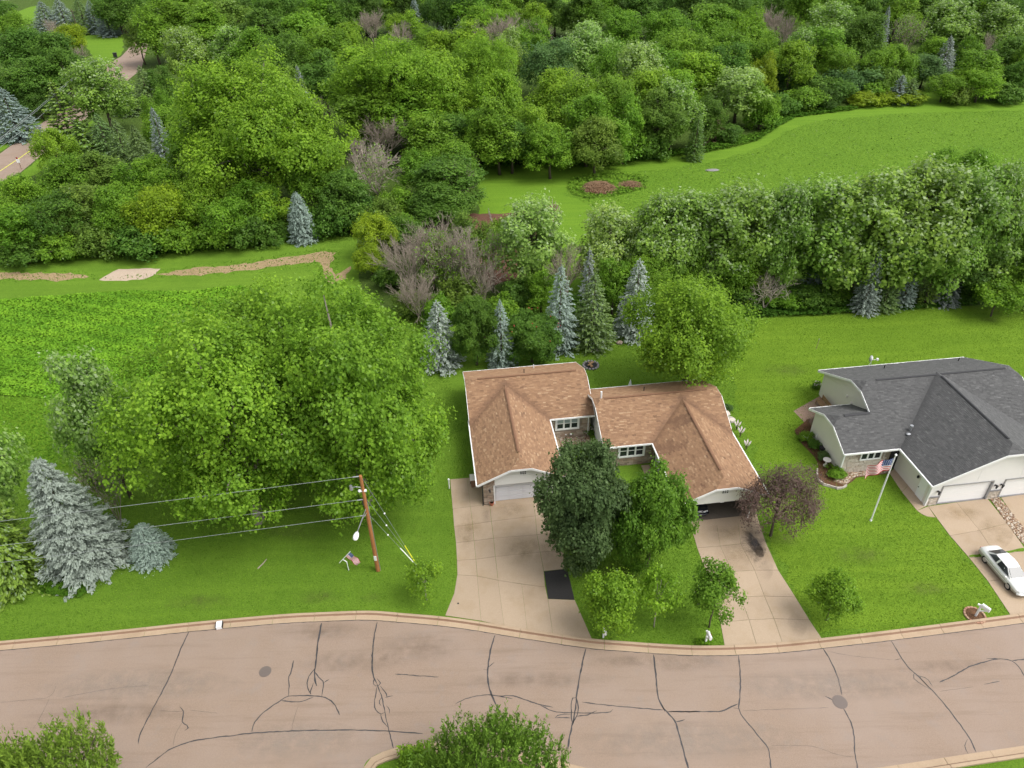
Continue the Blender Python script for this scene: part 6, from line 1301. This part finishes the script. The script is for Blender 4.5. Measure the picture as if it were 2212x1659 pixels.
o = empty('flower_pot', at(1062.5, 1091)); tag(o, 'round terracotta pot at the left garage corner', 'pot'); mb = MB(); mb.tube([(0, 0, .0), (0, 0, .3), (0, 0, .34), (0, 0, .34), (0, 0, .2)], [.14, .2, .22, .17, .15], 12); mb.build('pot', 'terracotta', o)
for px, lab in (((1233, 944), 'small white solar lamp in the stone bed by the left window'), ((1222, 944), 'pale small pot in the stone bed near the walk end')):
    o = empty('garden_lamp', at(*px)); tag(o, lab, 'garden lamp'); MB().cyl(0, 0, 0, .3, .02, n=6).build('stake', 'black_metal', o); mb = MB(); mb.cyl(0, 0, .3, .4, .1, .12, 8); mb.ball((0, 0, .4), .1, 8, 4, (1, 1, .6)); mb.build('lamp_head', 'white_plastic', o)
def bush(name, px, h, wpx, col, lab, kind='shrub', cat='shrub', flowers=None, nfl=40, grp=None):
    p = at(*px); r_ = wpx / 2 * seen(p)[2] / 1562; o = plant(name, kind, p, h, r_, col, cat, lab, grp)
    if flowers:
        mb = MB()
        for k in range(nfl):
            a = random.uniform(0, 6.28); q = random.random() ** .5; mb.ball((PV[kind][0]['R'] * .95 * q * math.cos(a), PV[kind][0]['R'] * .95 * q * math.sin(a), PV[kind][0]['H'] * (1.06 - .55 * q * q)), PV[kind][0]['R'] * .085, 5, 3)
        f = mb.build('blossom', flowers, o); f['kind'] = 'stuff'
    return o
bush('flowering_plant', (1271, 936), .7, 30, 'dark', 'white flowering plant in the stone bed at the white wall', flowers='petal', nfl=30)
bush('hosta', (1570, 886), .6, 26, 'blgreen', 'bluish leafy hosta beside the right gable of the duplex', cat='plant')
for px, lab in (((1590, 930), 'pale pink plume flower nearest the stones by the duplex'), ((1598, 944), 'pale plume flower between two others along the duplex eave'), ((1611, 972), 'pale plume flower farthest along the duplex eave')):
    o = empty('plume_flower', at(*px)); tag(o, lab, 'flower')
    for k in range(5):
        a = k * 1.26; MB().tube([(0, 0, 0), (.12 * math.cos(a), .12 * math.sin(a), .6), (.3 * math.cos(a), .3 * math.sin(a), 1.)], [.015, .03, .008], 5).build('stem', 'bark', o); mb = MB(); mb.tube([(.14 * math.cos(a), .14 * math.sin(a), .62), (.24 * math.cos(a), .24 * math.sin(a), .85), (.32 * math.cos(a), .32 * math.sin(a), 1.1)], [.05, .09, .02], 6); mb.build('plume', 'petal', o)
def boulder(px, r, lab, mat='rock'):
    mb = MB(); mb.ball((0, 0, r * .35), r, 9, 6, (1.2, .9, .7)); mb.v = [tuple(Vector(v) * random.uniform(.88, 1.1)) for v in mb.v]; o = mb.build('boulder', mat); o.location = at(*px); tag(o, lab, 'rock'); return o
boulder((1567, 896), .42, 'grey garden boulder by the hosta, the one nearer the tree'); boulder((1576, 910), .45, 'grey garden boulder by the hosta, the one nearer the street'); boulder((1291, 757), .35, 'pale flat rock at the foot of the green spruce'); boulder((1276, 759), .25, 'smaller pale rock left of the flat rock under the green spruce'); boulder((1338, 742), .35, 'brown rock between spruce and locust tree', 'stone')
boulder((1538, 368), .9, 'grey rock slab lying in the meadow', 'far_roof').scale = (1.2, .8, .22); 
bush('barberry_shrub', (1757, 926), 1.3, 34, 'purple', 'dark red shrub at the corner of the grey roofed house', kind='plum', flowers=None)
bush('garden_shrub', (1738, 950), .9, 36, 'mid', 'bright green shrub at the outer edge of the side bed'); bush('garden_shrub', (1757, 966), .8, 32, 'dark', 'dark green shrub against the cream wall of the side bed'); bush('garden_shrub', (1778, 992), .8, 28, 'grspruce', 'rounded green shrub near the front corner of the grey roofed house'); bush('fern', (1803, 1026), .8, 46, 'bright', 'bright green fern inside the timber edged bed', cat='plant'); bush('flowering_plant', (1763, 838), .8, 22, 'dark', 'small white flowering plant behind the grey roofed house', flowers='petal', nfl=16)
o = empty('planter', at(1775, 975)); tag(o, 'black planter pot in the side bed of the grey roofed house', 'pot'); mb = MB(); mb.tube([(0, 0, 0), (0, 0, .5), (0, 0, .55), (0, 0, .45)], [.22, .32, .33, .26], 12); mb.build('pot', 'black_metal', o)
o = empty('bird_bath', at(1783, 1006)); tag(o, 'pale stone bird bath near the front corner of the grey roofed house', 'bird bath'); mb = MB(); mb.tube([(0, 0, 0), (0, 0, .1), (0, 0, .15), (0, 0, .6)], [.22, .2, .09, .09], 10); mb.build('pedestal', 'siding_cream', o); mb = MB(); mb.tube([(0, 0, .58), (0, 0, .72), (0, 0, .74), (0, 0, .66)], [.1, .36, .36, .2], 14); mb.build('bowl', 'siding_cream', o)
o = empty('garden_hook', at(1793, 993)); tag(o, 'thin feeder pole with a round top against the cream wall', 'feeder'); MB().tube([(0, 0, 0), (.05, 0, 1.5)], .018, 6).build('pole', 'grey_metal', o); mb = MB(); mb.ball((.05, 0, 1.55), .12, 8, 5); mb.build('feeder', 'far_roof', o)
o = empty('garden_arbor', at(1748, 938), R(60)); tag(o, 'toppled white garden trellis lying at the side bed', 'trellis')
for k in range(2): MB().beam((-.2, k * .5, .25), (-1.5, k * .35, .55), .09, .09).build('rail', 'white_plastic', o)
for k in range(3): MB().beam((-.4 - .45 * k, -.05, .3 + .1 * k), (-.4 - .45 * k, .55, .3 + .1 * k), .06, .06).build('crossbar', 'white_plastic', o)
o = empty('white_stake', at(1760, 955)); tag(o, 'white upright stake in the side bed beside the cream wall', 'stake'); MB().cyl(0, 0, 0, 1.0, .04, n=6).build('shaft', 'white_plastic', o)
o = empty('garden_bench', gw(-1.75, 14.6), TH + R(-90)); tag(o, 'weathered wooden bench on the patio beside the grey roofed house', 'bench')
for k in range(4): MB().box(-.9, .9, -.3 + k * .16, -.17 + k * .16, .42, .46).build('slat', 'wood', o)
for k in range(3): MB().box(-.9, .9, .34, .38, .55 + k * .17, .67 + k * .17).build('slat', 'wood', o)
for sx in (-.85, .85):
    for sy in (-.26, .34): MB().box(sx - .04, sx + .04, sy - .04, sy + .04, 0, .42 if sy < 0 else 1.05).build('leg', 'wood', o)
    MB().box(sx - .04, sx + .04, -.3, .34, .62, .67).build('armrest', 'wood', o)
o = empty('lawn_stake', at(1763, 754)); tag(o, 'thin dark post standing alone on the lawn behind the grey roofed house', 'post'); MB().tube([(0, 0, 0), (.05, 0, 1.25)], .03, 6).build('shaft', 'brass', o); mb = MB(); mb.ball((.05, 0, 1.3), .07, 6, 4); mb.build('knob', 'grey_metal', o)
o = empty('fire_pit', at(1276, 790)); tag(o, 'dark round fire pit on the back lawn behind the duplex', 'fire pit'); MB().cyl(0, 0, .005, .05, .75, n=16).build('ash_bed', 'black_metal', o)
for k in range(14):
    a = k * 6.283 / 14; mb = MB(); mb.ball((.82 * math.cos(a), .82 * math.sin(a), .1), .16, 7, 4, (1, 1, .8)); mb.build('stone', 'far_roof', o)
for k in range(5):
    a = random.uniform(0, 3.1); MB().beam((-.45 * math.cos(a), -.45 * math.sin(a), .1 + .05 * k), (.45 * math.cos(a), .45 * math.sin(a), .14 + .05 * k), .09, .09).build('log', 'wood', o)
up_ = at(1362, 822, 2.5); o = empty('patio_umbrella', (up_.x, up_.y, 0)); tag(o, 'closed pale grey patio umbrella behind the right back eave', 'umbrella'); MB().cyl(0, 0, 0, 2.6, .03, n=8).build('pole', 'white_plastic', o)
mb = MB(); mb.tube([(0, 0, 1.0), (0, 0, 1.3), (0, 0, 2.0), (0, 0, 2.5)], [.24, .3, .18, .04], 8); mb.build('canopy', 'umbrella_cloth', o); MB().cyl(0, 0, 0, .1, .3, .25, 12).build('base', 'black_metal', o)
o = empty('kerb_box', at(475, 1353), R(12)); tag(o, 'white box standing in the gutter at the left kerb', 'box'); MB().box(-.2, .2, -.28, .25, .03, .3).build('body', 'white_plastic', o); MB().box(-.24, -.2, -.28, .25, .03, .3).build('side_plate', 'black_metal', o); MB().box(.2, .24, -.28, .25, .03, .3).build('side_plate', 'black_metal', o)
MB().cyl(0, 0, .03, .04, .07, n=12).build('drain_cap', 'black_metal', dl).location = at(989.6, 1304)
mb = MB(); mb.tube([(0, 0, .04), (.3, .5, .06), (.45, .95, .05)], [.05, .045, .03], 6); o = mb.build('fallen_branch', 'twig'); o.location = at(557, 1229); tag(o, 'short pale stick lying on the left lawn', 'branch')
# brush piles in the meadow
def brush_pile(px, rx, ry, h, n, lab):
    o = empty('brush_pile', at(*px)); tag(o, lab, 'brush pile'); mb = MB()
    mb.ball((0, 0, 0), 1, 14, 8, (rx * .9, ry * .9, h * .8)); mb.v = [(x * random.uniform(.85, 1.1), y * random.uniform(.85, 1.1), z) for x, y, z in mb.v]; mb.build('heap', 'mulch', o)
    mb = MB()
    for k in range(n):
        a = random.uniform(0, 6.28); q = random.random() ** .5; x, y = rx * q * math.cos(a), ry * q * math.sin(a); z = h * (1 - q * q) * .9 + .1; d = random.uniform(0, 6.28); L = random.uniform(.5, 1.6)
        mb.tube([(x - L * .5 * math.cos(d), y - L * .5 * math.sin(d), max(.05, z - .15)), (x, y, z + .12), (x + L * .5 * math.cos(d), y + L * .5 * math.sin(d), max(.05, z + random.uniform(-.2, .25)))], [.035, .03, .012], 3, False)
    t_ = mb.build('twigs', 'brush', o); t_['kind'] = 'stuff'
brush_pile((1292, 410), 3.1, 2.5, 1.3, 420, 'large brown brush pile in the meadow'); brush_pile((1362, 402), 2.2, 1.8, .6, 200, 'smaller reddish brush pile right of the large one')
# garden fence by the soil bed
def fence(pts, lab):
    P = [at(*p) for p in pts]; o = empty('garden_fence', P[0]); tag(o, lab, 'fence'); pl = resample(P, 1.4)
    for p in pl: MB().cyl(p.x - P[0].x, p.y - P[0].y, 0, 1.1, .05, n=5).build('post', 'timber', o)
    mb = MB()
    for zq in (.3, .6, .9): mb.tube([p - P[0] + Vector((0, 0, zq)) for p in pl], .012, 3, False)
    m_ = mb.build('wire_mesh', 'grey_metal', o); m_['kind'] = 'stuff'
fence([(1056, 464), (1066, 495), (1082, 540), (1090, 570)], 'low wire garden fence along the left of the soil bed'); fence([(1186, 438), (1200, 450), (1212, 470)], 'low wire garden fence at the right corner of the soil bed')
# far left: pole, wires, bin, sign, houses
p = at(173, 78); o = empty('utility_pole', p); tag(o, 'distant wooden utility pole on the far upper left lawn', 'utility pole'); MB().tube([(0, 0, 0), (0, 0, 8.5)], [.2, .14], 8).build('pole', 'bark', o); MB().box(-.9, .9, -.06, .06, 7.6, 7.75).build('crossarm', 'bark', o)
for (x0, y0, x1, y1, z, lab) in ((0, 299, 141, 182, 7.5, 'upper of the roadside wires at the far left'), (0, 303, 141, 186, 7.2, 'second of the roadside wires at the far left'), (0, 318, 100, 240, 5.8, 'lowest of the roadside wires at the far left')):
    s, e = at(x0, y0, z), at(x1, y1, z); d = e - s; o = empty('roadside_wire', s); tag(o, lab, 'wire'); MB().tube([d * (-.4), (0, 0, 0), d * .5 - Vector((0, 0, .15)), d, d * 1.7], .045, 4).build('strand', 'wire', o)
o = empty('trash_bin', at(250, 124), R(20)); tag(o, 'black bin at the edge of the far cul-de-sac', 'trash bin'); MB().box(-.5, .5, -.5, .5, 0, 1.2).build('body', 'black_metal', o); MB().box(-.55, .55, -.55, .55, 1.2, 1.32).build('lid', 'black_metal', o)
o = empty('road_sign', at(47, 366)); tag(o, 'small red and white sign post beside the far road', 'sign'); MB().cyl(0, 0, 0, 2.0, .05, n=6).build('post', 'brown_plastic', o); MB().box(-.3, .3, -.08, -.05, 1.3, 2.0).build('panel', 'white_plastic', o); MB().box(-.15, .15, -.085, -.081, 2.02, 2.35).build('panel', 'tail_red', o)
def far_house(px, ang, W, Dp, lab, h=3.):
    o = empty('far_house', at(*px), ang); tag(o, lab, 'house')
    for a, b_ in (((-W / 2, -Dp / 2), (W / 2, -Dp / 2)), ((-W / 2, Dp / 2), (W / 2, Dp / 2))): MB().box(a[0], b_[0], a[1] - .1, a[1] + .1, 0, h).build('wall', 'siding_cream', o)
    for s in (-1, 1): MB().slab([(s * W / 2, -Dp / 2, 0), (s * W / 2, Dp / 2, 0), (s * W / 2, Dp / 2, h), (s * W / 2, 0, h + Dp * .25), (s * W / 2, -Dp / 2, h)], (-s * .2, 0, 0)).build('wall', 'siding_cream', o)
    mb = MB()
    for s in (-1, 1): mb.slab([(-W / 2 - .5, s * (Dp / 2 + .5), h - .15), (W / 2 + .5, s * (Dp / 2 + .5), h - .15), (W / 2 + .5, 0, h + Dp * .25 + .05), (-W / 2 - .5, 0, h + Dp * .25 + .05)], (0, 0, .2))
    mb.build('roof', 'far_roof', o)
    for k in (-1, 0, 1): w_ = MB().box(k * W * .3 - .8, k * W * .3 + .8, -Dp / 2 - .14, -Dp / 2 - .1, 1., 2.2).build('window', 'trim_white', o); MB().box(k * W * .3 - .7, k * W * .3 + .7, -Dp / 2 - .16, -Dp / 2 - .141, 1.1, 2.1).build('pane', 'glass_dark', w_)
far_house((192, -4), R(-10), 14, 9, 'distant grey roofed house behind spruces at the upper left'); far_house((4, -2), R(15), 12, 8, 'distant pale house in the upper left picture corner')
